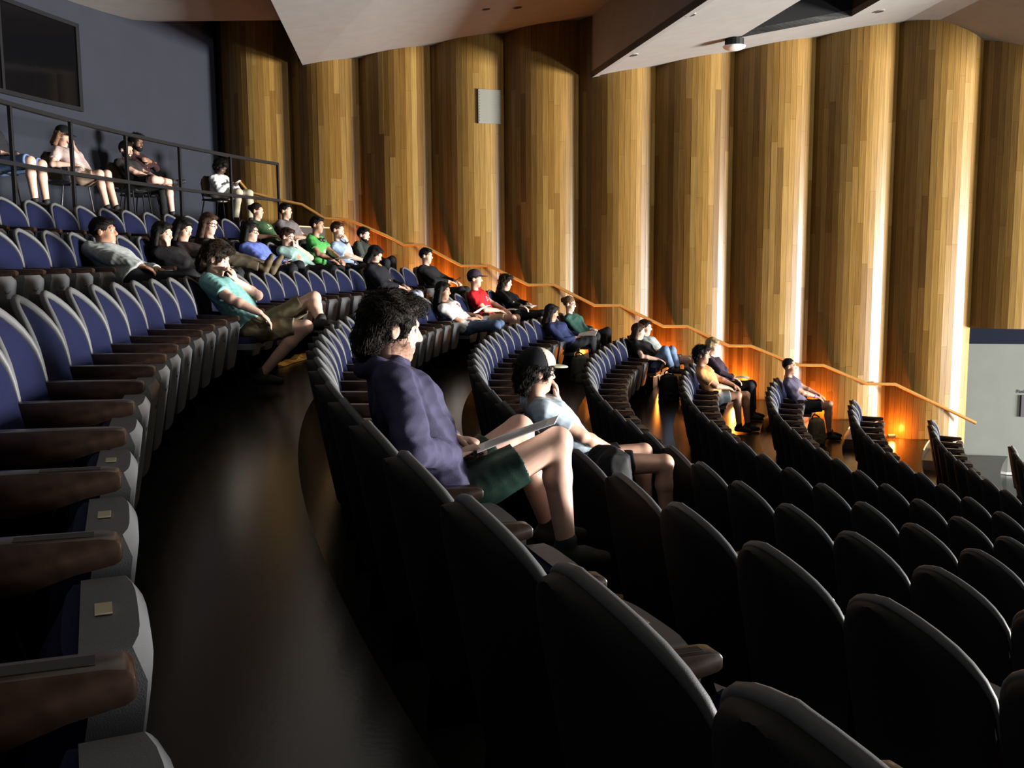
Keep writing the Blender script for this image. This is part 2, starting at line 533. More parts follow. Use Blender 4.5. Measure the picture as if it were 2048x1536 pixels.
# ------------------------------------------------------------------ seats
def back_w(z):
    if z < 0.68: return 0.266
    t = min(1.0, (z - 0.68) / 0.231)
    return 0.266 * (1 - t ** 2.2) ** 0.58
def back_x(y, z): return -0.345 - 0.19 * (z - 0.35) + 0.075 * (y / 0.262) ** 2
def grid_solid(zs, ns, wf, xf, xb):
    """closed solid between a front and a back sheet over an outline of half width wf(z)"""
    V, F = [], []
    nz = len(zs)
    for side in (xf, xb):
        for z in zs:
            for k in range(ns + 1):
                s = -1 + 2 * k / ns
                y = s * wf(z)
                V.append((side(y, z, s), y, z))
    n = nz * (ns + 1)
    for i in range(nz - 1):
        for k in range(ns):
            a = i * (ns + 1) + k
            b = a + ns + 1
            F.append((a, a + 1, b + 1, b))
            F.append((n + a, n + b, n + b + 1, n + a + 1))
        for k in (0, ns):
            a = i * (ns + 1) + k
            b = a + ns + 1
            F.append((a, b, n + b, n + a) if k == 0 else (b, a, n + a, n + b))
    for i in (0, nz - 1):
        for k in range(ns):
            a = i * (ns + 1) + k
            F.append((a, n + a, n + a + 1, a + 1) if i == 0 else (a + 1, n + a + 1, n + a, a))
    return V, F
zs = [0.28, 0.40, 0.52, 0.62, 0.69, 0.74, 0.78, 0.815, 0.845, 0.872, 0.892, 0.904, 0.9105]
V, F = grid_solid(zs, 10, back_w, lambda y, z, s: back_x(y, z), lambda y, z, s: back_x(y, z) - 0.02 - 0.045 * (1 - s ** 4))
ME_SHELL = MB().add(V, F).mesh('backrest', smooth=True)
arch = [(back_w(z), z) for z in (0.42, 0.52, 0.62, 0.69, 0.74, 0.78, 0.815, 0.845, 0.872, 0.892, 0.904, 0.910)]
pts = [(back_x(w, z) - 0.004, -w, z) for w, z in arch] + [(back_x(0, .912) - .004, 0, 0.913)] + [(back_x(w, z) - 0.004, w, z) for w, z in reversed(arch)]
rr_ = [0.0035 + 0.0125 * max(0.0, min(1.0, (p[2] - 0.60) / 0.24)) for p in pts]
ME_RIM = MB().tube(pts, rr_, 10).mesh('rim', smooth=True)
zc = [0.36, 0.45, 0.54, 0.60, 0.66, 0.72, 0.77, 0.81, 0.84, 0.862, 0.878, 0.887]
def cush_w(z): return back_w(min(0.911, z + 0.02)) - 0.016
V, F = grid_solid(zc, 10, cush_w, lambda y, z, s: back_x(y, z) + 0.006 + 0.03 * (1 - s ** 4) * min(1, (0.895 - z) / 0.08 + 0.15), lambda y, z, s: back_x(y, z) - 0.006)
ME_BCUSH = MB().add(V, F).mesh('back_cushion', smooth=True)
# folded pan: stands upright behind the armrest tips
def pan_w(z):
    t = max(0.0, (z - 0.52) / 0.065)
    b = max(0.0, (0.36 - z) / 0.10)
    return 0.205 - 0.055 * min(1, t) ** 2.0 - 0.05 * min(1, b) ** 2
zp = [0.24, 0.30, 0.38, 0.46, 0.53, 0.555, 0.57, 0.58, 0.585]
def panx(z): return 0.015 - 0.16 * max(0, 0.56 - z) - 0.5 * max(0, z - 0.555)
V, F = grid_solid(zp, 8, pan_w, lambda y, z, s: panx(z) + 0.012 * (1 - s ** 4), lambda y, z, s: panx(z) - 0.06 - 0.03 * max(0, 0.6 - z))
ME_PAN = MB().add(V, F).mesh('seat_pan', smooth=True)
zq = [0.29, 0.34, 0.43, 0.51, 0.55, 0.57, 0.577]
V, F = grid_solid(zq, 8, lambda z: pan_w(z) - 0.005, lambda y, z, s: panx(z) - 0.05, lambda y, z, s: panx(z) - 0.075 - 0.05 * (1 - s ** 4) * min(1, (0.585 - z) / 0.06 + 0.1))
ME_SCUSH = MB().add(V, F).mesh('seat_cushion', smooth=True)
mb = MB()
prof = [(0.055 * math.cos(t), 0.50 + 0.022 * math.sin(t)) for t in [math.pi + math.pi * i / 8 for i in range(9)]] + [(0.03, 0.488), (-0.03, 0.488)]
mb.add([(panx(z) + 0.0135, y, z) for y, z in prof] + [(panx(z) - 0.002, y, z) for y, z in prof], [tuple(range(11)), tuple(range(21, 10, -1))] + [((i + 1) % 11, i, 11 + i, 11 + (i + 1) % 11) for i in range(11)])
ME_GRIP = mb.mesh('grip_recess')
ME_PLATE = MB().add([(-0.042, -0.022, 0.5865), (-0.02, -0.022, 0.5865), (-0.02, 0.022, 0.5865), (-0.042, 0.022, 0.5865), (-0.042, -0.022, 0.589), (-0.02, -0.022, 0.589), (-0.02, 0.022, 0.589), (-0.042, 0.022, 0.589)], BOXF).mesh('number_plate')
# pan folded down under a sitter
V, F = grid_solid([-0.33, -0.25, -0.1, 0.04, 0.085, 0.1], 8, lambda z: 0.222 - 0.03 * max(0, (z - 0.04) / 0.06), lambda y, z, s: 0.445 + 0.012 * (1 - s ** 4), lambda y, z, s: 0.385)
ME_SCUSH_D = MB().add([(v[2], v[1], v[0]) for v in V], F).mesh('seat_cushion', smooth=True)
V, F = grid_solid([-0.33, -0.25, -0.1, 0.05, 0.095, 0.108], 8, lambda z: 0.226 - 0.03 * max(0, (z - 0.05) / 0.06), lambda y, z, s: 0.392, lambda y, z, s: 0.345)
ME_PAN_D = MB().add([(v[2], v[1], v[0]) for v in V], F).mesh('seat_pan', smooth=True)
AP = [(-0.335, 0.630), (-0.03, 0.622), (-0.008, 0.618), (0, 0.608), (0, 0.583), (-0.012, 0.576), (-0.07, 0.566), (-0.13, 0.548), (-0.2, 0.535), (-0.28, 0.545), (-0.335, 0.55)]
ME_ARM = MB().prism(AP, -PITCH / 2 - 0.029, -PITCH / 2 + 0.029).mesh('armrest', smooth=True, bevel=0.005)
ME_ARM_END = MB().prism(AP, PITCH / 2 - 0.029, PITCH / 2 + 0.029).mesh('armrest', smooth=True, bevel=0.005)
SP = [(-0.325, 0.56), (-0.12, 0.56), (-0.15, 0.50), (-0.21, 0.42), (-0.22, 0.30), (-0.17, 0.12), (-0.13, 0.0), (-0.34, 0.0), (-0.32, 0.2)]
ME_STD = MB().prism(SP, -PITCH / 2 - 0.018, -PITCH / 2 + 0.018).mesh('standard', bevel=0.004)
ME_STD_END = MB().prism(SP, PITCH / 2 - 0.018, PITCH / 2 + 0.018).mesh('standard', bevel=0.004)
ME_SLOT = MB().add([(-0.155, -PITCH / 2 - 0.015, 0.6255), (-0.04, -PITCH / 2 - 0.015, 0.6228), (-0.04, -PITCH / 2 + 0.012, 0.6228), (-0.155, -PITCH / 2 + 0.012, 0.6255)] + [(-0.155, -PITCH / 2 - 0.015, 0.6265), (-0.04, -PITCH / 2 - 0.015, 0.6238), (-0.04, -PITCH / 2 + 0.012, 0.6238), (-0.155, -PITCH / 2 + 0.012, 0.6265)], BOXF).mesh('slot')
for me, m in ((ME_SHELL, M_SHELL), (ME_RIM, M_RIM), (ME_BCUSH, M_BLUE), (ME_PAN, M_PAN), (ME_SCUSH, M_BLUE), (ME_GRIP, M_DARK), (ME_PLATE, M_BRASS), (ME_SCUSH_D, M_BLUE), (ME_PAN_D, M_PAN), (ME_ARM, M_ARM), (ME_ARM_END, M_ARM), (ME_STD, M_METAL), (ME_STD_END, M_METAL), (ME_SLOT, M_SLOT)):
    me.materials.append(m)

# row: reference angle of one seat centre, last y of the row, words for the row
def dth(r): return PITCH / (row_R(r) + 0.42)
ROWREF = {'Y': -0.0286 + dth('Y') / 2, 'Z': -0.1485 + dth('Z') / 2, 'A': -0.4062 + dth('A') / 2, 'B': -0.2118, 'C': -0.2574, 'D': -0.1975, 'E': -0.1015, 'F': -0.024, 'G': 0.0283, 'H': 0.031, 'I': 0.035, 'J': 0.02}
ROWEND = {'Y': 17.3, 'Z': 17.4, 'A': 17.1, 'B': 17.3, 'C': 16.9, 'D': 17.0, 'E': 16.1, 'F': 16.0, 'G': 15.8, 'H': 15.7, 'I': 15.3, 'J': 14.9}
ROWWORDS = {'Y': 'topmost row below the railing', 'Z': 'row of grey-hoodie man', 'A': 'row of teal-shirt man', 'B': 'row of navy-jacket man', 'C': 'row of two-tone-cap man', 'D': 'row of leaning couple', 'E': 'row of orange-shirt man', 'F': 'row of lone purple-shirt man', 'G': 'empty row before lone man', 'H': 'second empty row before lone man', 'I': 'third empty row before lone man', 'J': 'frontmost visible row'}
def project(p):
    d = Vector(p) - Vector((0, 0, CAM_H))
    w = d.dot(_F)
    if w < 0.15: return None
    return 1024 + 2000 * d.dot(_R) / w, 768 - 2000 * d.dot(_U) / w, w
def seat_frame(r, a):
    return arc_pt(row_R(r), a, ROWZ[r]), -a
SEATS = {}
def seat_angles(r):
    amax = math.asin((ROWEND[r] - CY) / row_R(r))
    n = math.floor((amax - ROWREF[r]) / dth(r))
    return ROWREF[r] + n * dth(r)
def in_view(r, a):
    Rr = row_R(r)
    for R, h in ((Rr, 0.62), (Rr + 0.42, 0.9), (Rr, 0.3), (Rr + 0.42, 0.65), (Rr + .2, .6)):
        for da in (-dth(r) / 2, 0, dth(r) / 2):
            q = project(arc_pt(R, a + da, ROWZ[r] + h))
            if q and -90 < q[0] < 2130 and -60 < q[1] < 1600: return True
    return False
OCC = {}
def build_seats(occupied):
    """occupied: {row: [seat numbers from the wall]}"""
    total = 0
    for r in ORDER:
        a = seat_angles(r)
        k = 1
        while a > -0.62:
            if in_view(r, a):
                loc, rz = seat_frame(r, a)
                s = empty('theater_seat', loc, rz)
                occ = k in occupied.get(r, ())
                st = 'occupied navy seat' if occ else 'folded navy seat'
                tag(s, '%s, %s from the wall, %s' % (st, ordinal(k), ROWWORDS[r]), 'seat', 'navy theater seats in curved rows')
                near = loc[1] < 2.6
                for nm, me in (('backrest', ME_SHELL), ('rim', ME_RIM), ('back_cushion', ME_BCUSH), ('seat_pan', ME_PAN_D if occ else ME_PAN), ('seat_cushion', ME_SCUSH_D if occ else ME_SCUSH), ('armrest', ME_ARM), ('standard', ME_STD)):
                    obj(nm, me, None, s)
                if not occ and loc[1] < 12: obj('grip_recess', ME_GRIP, None, s)
                if near:
                    obj('slot', ME_SLOT, None, s)
                    if not occ: obj('number_plate', ME_PLATE, None, s)
                if k == 1:
                    obj('armrest', ME_ARM_END, None, s)
                    obj('standard', ME_STD_END, None, s)
                total += 1
            a -= dth(r)
            k += 1
    print('SEATS', total)
def seat_of(r, a):
    """nearest seat number and its angle"""
    a0 = seat_angles(r)
    k = max(0, round((a0 - a) / dth(r)))
    return k + 1, a0 - k * dth(r)

# ------------------------------------------------------------------ rails
RAILPTS = [(-5.11, 2.53), (-4.93, 2.32), (-4.35, 2.17), (-3.89, 2.07), (-3.46, 1.81), (-2.99, 1.78), (-2.24, 1.45), (-1.98, 1.31), (-1.64, 1.31), (-0.91, 0.92), (-0.40, 0.92), (0.31, 0.57), (0.77, 0.57), (1.5, 0.2), (1.95, 0.2), (2.71, -0.17), (3.13, -0.17), (3.85, -0.51), (4.22, -0.51), (5.03, -0.84), (5.45, -0.84), (6.18, -1.155), (6.64, -1.155), (7.97, -1.81)]
hr = empty('handrail', (1.5, wall_y(1.5) - 0.3, aisle_z(1.5)))
tag(hr, 'stepped golden wooden handrail running down the timber side wall', 'handrail')
def rel(p, o): return (p[0] - o.location.x, p[1] - o.location.y, p[2] - o.location.z)
obj('rail', MB().tube([rel((x, wall_y(x) - 0.31, z), hr) for x, z in RAILPTS], 0.028, 10).mesh('rail', smooth=True), M_RAIL, hr)
for i in range(11):
    x = CUSPS[i] + 0.668
    if not -5.0 < x < 7.9: continue
    z = float(np.interp(x, [p[0] for p in RAILPTS], [p[1] for p in RAILPTS]))
    y = wall_y(x)
    obj('bracket', MB().tube([rel(p, hr) for p in ((x, y - 0.2, z - 0.09), (x, y - 0.28, z - 0.08), (x, y - 0.31, z - 0.02))], 0.011, 8).mesh('bracket', smooth=True), M_RAIL, hr)
    obj('bracket_plate', MB().tube([rel(p, hr) for p in ((x, y - 0.195, z - 0.09), (x, y - 0.21, z - 0.09))], 0.035, 12).mesh('bracket_plate'), M_RAIL, hr)

GR = 25.2
gang = [math.asin((y - CY) / GR) for y in (9.55, 10.83, 12.1, 13.4, 14.8, 16.24, 17.67)]
go = Vector(arc_pt(GR, 0.1, PLAT_Z))
gr = empty('guard_rail', go)
tag(gr, 'black metal guard rail along the front of the back platform', 'railing')
for zz, nm in ((2.70, 'top_rail'), (2.08, 'lower_rail')):
    mb = MB()
    n = 40
    V, F = [], []
    h, w = (0.022, 0.03)
    for i in range(n + 1):
        a = -0.06 + (gang[-1] + 0.06) * i / n
        for R, z in ((GR - w, zz - h), (GR + w, zz - h), (GR + w, zz + h), (GR - w, zz + h)):
            V.append(Vector(arc_pt(R, a, z)) - go)
    for i in range(n):
        for k in range(4):
            F.append((i * 4 + k, i * 4 + 4 + k, i * 4 + 4 + (k + 1) % 4, i * 4 + (k + 1) % 4))
    F += [(3, 2, 1, 0), (n * 4, n * 4 + 1, n * 4 + 2, n * 4 + 3)]
    obj(nm, mb.add(V, F).mesh(nm), M_BLACKMETAL, gr)
for a in gang:
    p = Vector(arc_pt(GR, a, 0)) - go
    obj('post', MB().box(-0.02, 0.02, -0.02, 0.02, 0, 1.06).mesh('post', bevel=0.003), M_BLACKMETAL, gr, loc=(p.x, p.y, 0.0), rot=(0, 0, -a))

# ------------------------------------------------------------------ amber aisle lights at the foot of the wall
nl = 0
lens_me = MB().box(-0.05, 0.05, -0.02, 0.02, 0.045, 0.055).mesh('lens')
lens_me.materials.append(M_AMBER)
house_me = MB().box(-0.065, 0.065, -0.035, 0.035, 0.0, 0.045).mesh('housing', bevel=0.006)
house_me.materials.append(M_BLACKMETAL)
for i in range(10, 0, -1):
    x = CUSPS[i] + 0.02
    if x > 7.0: continue
    nl += 1
    y = wall_y(x) - 0.34
    sl = empty('step_light', (x, y, aisle_z(x) + 0.19), -ang_w)
    tag(sl, 'small amber aisle light at foot of timber wall, %s from the grey door' % ordinal(nl), 'light', 'amber aisle lights')
    obj('housing', house_me, None, sl)
    obj('lens', lens_me, None, sl)
    d = bpy.data.lights.new('amber_glow', 'POINT')
    d.energy = 48.0
    d.color = (1.0, 0.27, 0.03)
    d.shadow_soft_size = 0.03
    lo = bpy.data.objects.new('amber_glow', d)
    COL.objects.link(lo)
    lo.location = (0, -0.06, 0.11)
    lo.parent = sl

# ------------------------------------------------------------------ ceiling fittings
def p1(s, t):
    a, b = e1(t), e2(t)
    return (a[0] + (b[0] - a[0]) * s, a[1] + (b[1] - a[1]) * s, 4.60 + 0.65 * s)
DL = [(p1, 0.262, 2.225, 'far left on the back ceiling panel'), (p1, 0.596, 2.84, 'left of the pair on the back ceiling panel'), (p1, 0.697, 2.62, 'right of the pair on the back ceiling panel'), (p2, 0.02, 5.5, 'nearest the top along the beam of the middle panel'), (p2, 0.035, 2.83, 'low by the beam corner of the middle panel'), (p2, 0.805, 2.52, 'right of the dark ceiling slot')]
can_me = MB().tube([(0, 0, -0.012), (0, 0, 0.05)], 0.085, 16).mesh('trim_ring')
can_me.materials.append(mat('downlight_trim', (0.25, 0.23, 0.2), 0.5))
hole_me = MB().tube([(0, 0, -0.014), (0, 0, -0.0125)], 0.07, 16).mesh('aperture')
hole_me.materials.append(M_DARK)
for pf, s_, t_, w in DL:
    p = pf(s_, t_)
    o = empty('ceiling_downlight', p)
    tag(o, 'unlit recessed round downlight, ' + w, 'downlight', 'recessed ceiling downlights')
    o.rotation_euler = (0, -math.atan(0.13), 0)
    obj('trim_ring', can_me, None, o)
    obj('aperture', hole_me, None, o)
p = p2(0.365, 2.6)
o = empty('ceiling_dome', p)
tag(o, 'white dome fitting on a black bracket at the slot corner', 'dome')
V, F = [], []
for i in range(7):
    ph = math.pi / 2 * i / 6
    for k in range(20):
        t_ = 2 * math.pi * k / 20
        V.append((0.18 * math.sin(ph) * math.cos(t_), 0.18 * math.sin(ph) * math.sin(t_), -0.13 - 0.07 * math.cos(ph)))
for i in range(6):
    for k in range(20):
        F.append((i * 20 + k, i * 20 + (k + 1) % 20, (i + 1) * 20 + (k + 1) % 20, (i + 1) * 20 + k))
F.append(tuple(120 + k for k in range(20)))
obj('dome_shell', MB().add(V, F).mesh('dome_shell', smooth=True), M_WHITEPAINT, o)
obj('dome_ring', MB().tube([(0, 0, -0.13), (0, 0, -0.02)], 0.15, 16).mesh('dome_ring'), M_BLACKMETAL, o)
obj('bracket', MB().box(-0.25, 0.1, -0.06, 0.06, -0.03, 0.02).mesh('bracket'), M_BLACKMETAL, o)
# ------------------------------------------------------------------ implicit surfaces for people
class Field:
    def __init__(self, lo, hi, h):
        self.h = h
        self.o = np.array(lo, np.float32)
        n = np.ceil((np.array(hi) - np.array(lo)) / h).astype(int) + 2
        self.D = np.full(n, 0.3, np.float32)
    def _sub(self, lo, hi, pad):
        a = np.maximum(0, np.floor((np.array(lo) - pad - self.o) / self.h).astype(int))
        b = np.minimum(self.D.shape, np.ceil((np.array(hi) + pad - self.o) / self.h).astype(int) + 1)
        if (b <= a).any(): return None
        sl = tuple(slice(i, j) for i, j in zip(a, b))
        g = [(self.o[i] + self.h * np.arange(a[i], b[i], dtype=np.float32)) for i in range(3)]
        return sl, g[0][:, None, None], g[1][None, :, None], g[2][None, None, :]
    def _mix(self, sl, d, k, op):
        D = self.D[sl]
        if op == 'u':
            if k <= 0: self.D[sl] = np.minimum(D, d); return
            hh = np.clip(0.5 + 0.5 * (D - d) / k, 0, 1)
            self.D[sl] = D + (d - D) * hh - k * hh * (1 - hh)
        else:
            if k <= 0: self.D[sl] = np.maximum(D, -d); return
            hh = np.clip(0.5 - 0.5 * (D + d) / k, 0, 1)
            self.D[sl] = D + (-d - D) * hh + k * hh * (1 - hh)
    def cone(self, a, b, ra, rb, k=0.02, op='u', flat=False):
        a, b = np.array(a, float), np.array(b, float)
        r = max(ra, rb)
        s = self._sub(np.minimum(a, b) - r, np.maximum(a, b) + r, k + 4 * self.h + 0.02)
        if s is None: return
        sl, X, Y, Z = s
        ab = b - a
        L2 = float(ab @ ab) + 1e-9
        px, py, pz = X - a[0], Y - a[1], Z - a[2]
        t0 = (px * ab[0] + py * ab[1] + pz * ab[2]) / L2
        t = np.clip(t0, 0, 1)
        d = np.sqrt((px - t * ab[0]) ** 2 + (py - t * ab[1]) ** 2 + (pz - t * ab[2]) ** 2) - (ra + (rb - ra) * t)
        if flat:
            L = math.sqrt(L2)
            d = np.maximum(d, (t0 - 1) * L)
            if flat == 2: d = np.maximum(d, -t0 * L)
        self._mix(sl, d, k, op)
    def ell(self, c, r, R=None, k=0.02, op='u'):
        c, r = np.array(c, float), np.array(r, float)
        R = np.eye(3) if R is None else R
        ext = np.sqrt(((R * r[None, :]) ** 2).sum(1))
        s = self._sub(c - ext, c + ext, k + 4 * self.h + 0.02)
        if s is None: return
        sl, X, Y, Z = s
        px, py, pz = X - c[0], Y - c[1], Z - c[2]
        q = [(px * R[0, i] + py * R[1, i] + pz * R[2, i]) for i in range(3)]
        k0 = np.sqrt(sum((q[i] / r[i]) ** 2 for i in range(3)))
        k1 = np.sqrt(sum((q[i] / r[i] ** 2) ** 2 for i in range(3))) + 1e-6
        self._mix(sl, k0 * (k0 - 1) / k1, k, op)
    def plane(self, p, n, k=0.0):
        """cut away the side the normal points to"""
        p, n = np.array(p, float), np.array(n, float)
        n = n / np.linalg.norm(n)
        g = [(self.o[i] + self.h * np.arange(self.D.shape[i], dtype=np.float32)) for i in range(3)]
        d = (g[0][:, None, None] - p[0]) * n[0] + (g[1][None, :, None] - p[1]) * n[1] + (g[2][None, None, :] - p[2]) * n[2]
        self.D = np.maximum(self.D, d.astype(np.float32))
    def folds(self, amp, wl, seed, axis=None):
        rs = np.random.RandomState(seed)
        g = [(self.o[i] + self.h * np.arange(self.D.shape[i], dtype=np.float32)) for i in range(3)]
        X, Y, Z = g[0][:, None, None], g[1][None, :, None], g[2][None, None, :]
        wx = 0.035 * np.sin(Z * 19 + rs.rand() * 6) + 0.03 * np.sin(Y * 23 + rs.rand() * 6)
        N = 0
        for i in range(4):
            v = rs.randn(3)
            if axis is not None: v = v - 0.75 * np.array(axis) * (v @ np.array(axis))
            v /= np.linalg.norm(v)
            w = 2 * math.pi / (wl * (0.6 + 0.9 * rs.rand()))
            ph = rs.rand() * 6.28
            N = N + (1 - 1.6 * np.abs(np.sin((X * v[0] + Y * v[1] + Z * v[2] + wx) * w * 0.5 + ph)))
        for i in range(3):
            v = rs.randn(3)
            v /= np.linalg.norm(v)
            w = 2 * math.pi / (wl * 0.42 * (0.7 + 0.6 * rs.rand()))
            N = N + 0.25 * (1 - 1.6 * np.abs(np.sin((X * v[0] + Y * v[1] + Z * v[2] + 1.3 * wx) * w * 0.5 + rs.rand() * 6.28)))
        self.D = self.D - (amp / 2.2) * N.astype(np.float32)
    def mesh(self, name, material):
        D, h = self.D, self.h
        D[0], D[-1], D[:, 0], D[:, -1], D[:, :, 0], D[:, :, -1] = 0.3, 0.3, 0.3, 0.3, 0.3, 0.3
        Sg = D < 0
        c = np.zeros(np.array(D.shape) - 1, np.int8)
        n = D.shape
        for dx in (0, 1):
            for dy in (0, 1):
                for dz in (0, 1):
                    c += Sg[dx:n[0] - 1 + dx, dy:n[1] - 1 + dy, dz:n[2] - 1 + dz]
        act = (c > 0) & (c < 8)
        ijk = np.argwhere(act)
        idx = np.full(act.shape, -1, np.int32)
        idx[act] = np.arange(len(ijk))
        corners = np.array([(x, y, z) for x in (0, 1) for y in (0, 1) for z in (0, 1)])
        vals = np.stack([D[ijk[:, 0] + q[0], ijk[:, 1] + q[1], ijk[:, 2] + q[2]] for q in corners], 1)
        acc = np.zeros((len(ijk), 3)); cnt = np.zeros(len(ijk))
        for i in range(8):
            for j in range(i + 1, 8):
                if np.abs(corners[i] - corners[j]).sum() != 1: continue
                va, vb = vals[:, i], vals[:, j]
                m = (va < 0) != (vb < 0)
                t = np.where(m, va / np.where(m, va - vb, 1), 0)
                p = corners[i] + t[:, None] * (corners[j] - corners[i])
                acc[m] += p[m]; cnt[m] += 1
        V = self.o + h * (ijk + acc / np.maximum(cnt, 1)[:, None])
        Q = []
        for ax in range(3):
            b, d = (ax + 1) % 3, (ax + 2) % 3
            sl0 = [slice(1, -1)] * 3; sl1 = [slice(1, -1)] * 3
            sl0[ax] = slice(0, -1); sl1[ax] = slice(1, None)
            s0, s1 = Sg[tuple(sl0)], Sg[tuple(sl1)]
            e = np.argwhere(s0 != s1)
            if len(e) == 0: continue
            ins = s0[e[:, 0], e[:, 1], e[:, 2]]
            base = e.copy()
            base[:, b] += 1; base[:, d] += 1
            def cell(ob, od):
                q = base.copy(); q[:, b] += ob; q[:, d] += od
                return idx[q[:, 0], q[:, 1], q[:, 2]]
            quad = np.stack([cell(-1, -1), cell(0, -1), cell(0, 0), cell(-1, 0)], 1)
            quad[~ins] = quad[~ins][:, ::-1]
            Q.append(quad)
        Q = np.concatenate(Q) if Q else np.zeros((0, 4), int)
        me = fast_mesh(name, V, Q, smooth=True)
        me.materials.append(material)
        return me

def unit(v):
    v = np.array(v, float)
    return v / (np.linalg.norm(v) + 1e-9)
def ik(a, t, l1, l2, pole):
    """middle joint of a two-bone chain; target is pulled in if out of reach"""
    a, t = np.array(a, float), np.array(t, float)
    d = t - a
    L = np.linalg.norm(d)
    if L > (l1 + l2) * 0.985:
        t = a + d / L * (l1 + l2) * 0.985
        d = t - a; L = np.linalg.norm(d)
    if L < abs(l1 - l2) + 0.06:
        L = abs(l1 - l2) + 0.06
        t = a + unit(d) * L; d = t - a
    x = (l1 * l1 - l2 * l2 + L * L) / (2 * L)
    hgt = math.sqrt(max(0.0, l1 * l1 - x * x))
    u = d / L
    p = np.array(pole, float)
    p = p - u * (p @ u)
    return a + u * x + unit(p) * hgt, t

def rotz(v, deg):
    c, s = math.cos(math.radians(deg)), math.sin(math.radians(deg))
    return np.array([v[0] * c - v[1] * s, v[0] * s + v[1] * c, v[2]])

def skin_mat(name, col): return mat('skin_' + name, col, 0.5, spec=0.4, noise=0.10, nscale=18)
SKINS = {'fair': (0.66, 0.41, 0.31), 'light': (0.58, 0.345, 0.245), 'tan': (0.38, 0.20, 0.125), 'brown': (0.20, 0.10, 0.06), 'dark': (0.07, 0.04, 0.028)}
def cloth_mat(col, rough=0.85):
    nm = 'cloth_%d_%d_%d_%d' % tuple(int(c * 999) for c in (*col, rough))
    return mat(nm, col, rough, spec=0.25, noise=0.12, nscale=25, bump=0.25, bscale=350)
def hair_mat(col):
    nm = 'hair_%d_%d_%d' % tuple(int(c * 999) for c in col)
    return mat(nm, col, 0.62, spec=0.14, noise=0.4, nscale=60, bump=1.0, bscale=140)
eye_me = MB()
def sphere_mesh(name, r, seg=10, ring=7, m=None):
    V, F = [], []
    for i in range(ring + 1):
        ph = math.pi * i / ring
        for k in range(seg):
            t = 2 * math.pi * k / seg
            V.append((r * math.cos(ph), r * math.sin(ph) * math.cos(t), r * math.sin(ph) * math.sin(t)))
    for i in range(ring):
        for k in range(seg):
            F.append((i * seg + k, (i + 1) * seg + k, (i + 1) * seg + (k + 1) % seg, i * seg + (k + 1) % seg))
    me = fast_mesh(name, V, F, smooth=True)
    me.materials.append(m)
    return me
ME_EYE = sphere_mesh('eye', 0.0125, 12, 8, M_EYE)
ME_EYE.materials.append(M_IRIS)
for p in ME_EYE.polygons:
    if sum(ME_EYE.vertices[v].co.x for v in p.vertices) / len(p.vertices) > 0.0105: p.material_index = 1

def strands(hob, hcol, H, HR, style, n, seed, dist):
    """loose locks standing off the hair mass"""
    me = hob.data
    nv = len(me.vertices)
    co = np.empty(nv * 3, np.float32); me.vertices.foreach_get('co', co); co = co.reshape(-1, 3)
    no = np.empty(nv * 3, np.float32); me.vertices.foreach_get('normal', no); no = no.reshape(-1, 3)
    loc = (co - H) @ HR
    okv = np.where((loc[:, 2] > -0.3) & ~((loc[:, 0] > 0.06) & (loc[:, 2] < 0.045)))[0]
    rs = np.random.RandomState(seed)
    ix = rs.choice(okv, n)
    P, Nn = co[ix], no[ix]
    curly = style in ('fluffy', 'curly', 'curlylong')
    flow = np.where((loc[ix, 2] > 0.06)[:, None], np.array([0.7, 0, -0.25]) if curly else np.array([0.5, 0, -0.3]), np.array([-0.25, 0, -1.0])) @ HR.T
    d = flow + rs.randn(n, 3) * ((0.30 if dist < 9 else 0.5) if curly else 0.16)
    d = d - Nn * (d * Nn).sum(1)[:, None]
    d /= np.linalg.norm(d, axis=1)[:, None] + 1e-6
    L = (0.030 + 0.022 * rs.rand(n)) if curly else (0.025 + 0.02 * rs.rand(n))
    lift = ((0.12 + 0.2 * rs.rand(n)) if dist < 9 else (0.3 + 0.25 * rs.rand(n))) if curly else (0.10 + 0.1 * rs.rand(n))
    side = np.cross(d, Nn)
    w = (0.0016 if dist < 9 else 0.0030) * (0.7 + 0.6 * rs.rand(n))
    segs = 4 if dist < 9 else 2
    V = []
    for k in range(segs + 1):
        t = k / segs
        curl = (math.sin(t * 3.0) if curly else t) * lift * L
        c_ = P - Nn * 0.004 + d * (L * t)[:, None] + Nn * curl[:, None] - Nn * (0.35 * L * t * t * (0.6 if curly else 0.2))[:, None]
        ww = (w * (1 - 0.75 * t))[:, None]
        V.append(np.stack([c_ - side * ww, c_ + side * ww, c_ + Nn * ww * 1.3], 1))
    V = np.stack(V, 1)                       # n, segs+1, 3, xyz
    base = (np.arange(n) * (segs + 1) * 3)[:, None]
    Q = []
    for k in range(segs):
        for i, j in ((0, 1), (1, 2), (2, 0)):
            Q.append(np.stack([base[:, 0] + k * 3 + i, base[:, 0] + k * 3 + j, base[:, 0] + k * 3 + 3 + j, base[:, 0] + k * 3 + 3 + i], 1))
    me2 = fast_mesh('hair_locks', V.reshape(-1, 3), np.concatenate(Q), smooth=True)
    me2.materials.append(hair_mat(hcol))
    o = obj('hair_locks', me2, None, hob)
    o['kind'] = 'stuff'

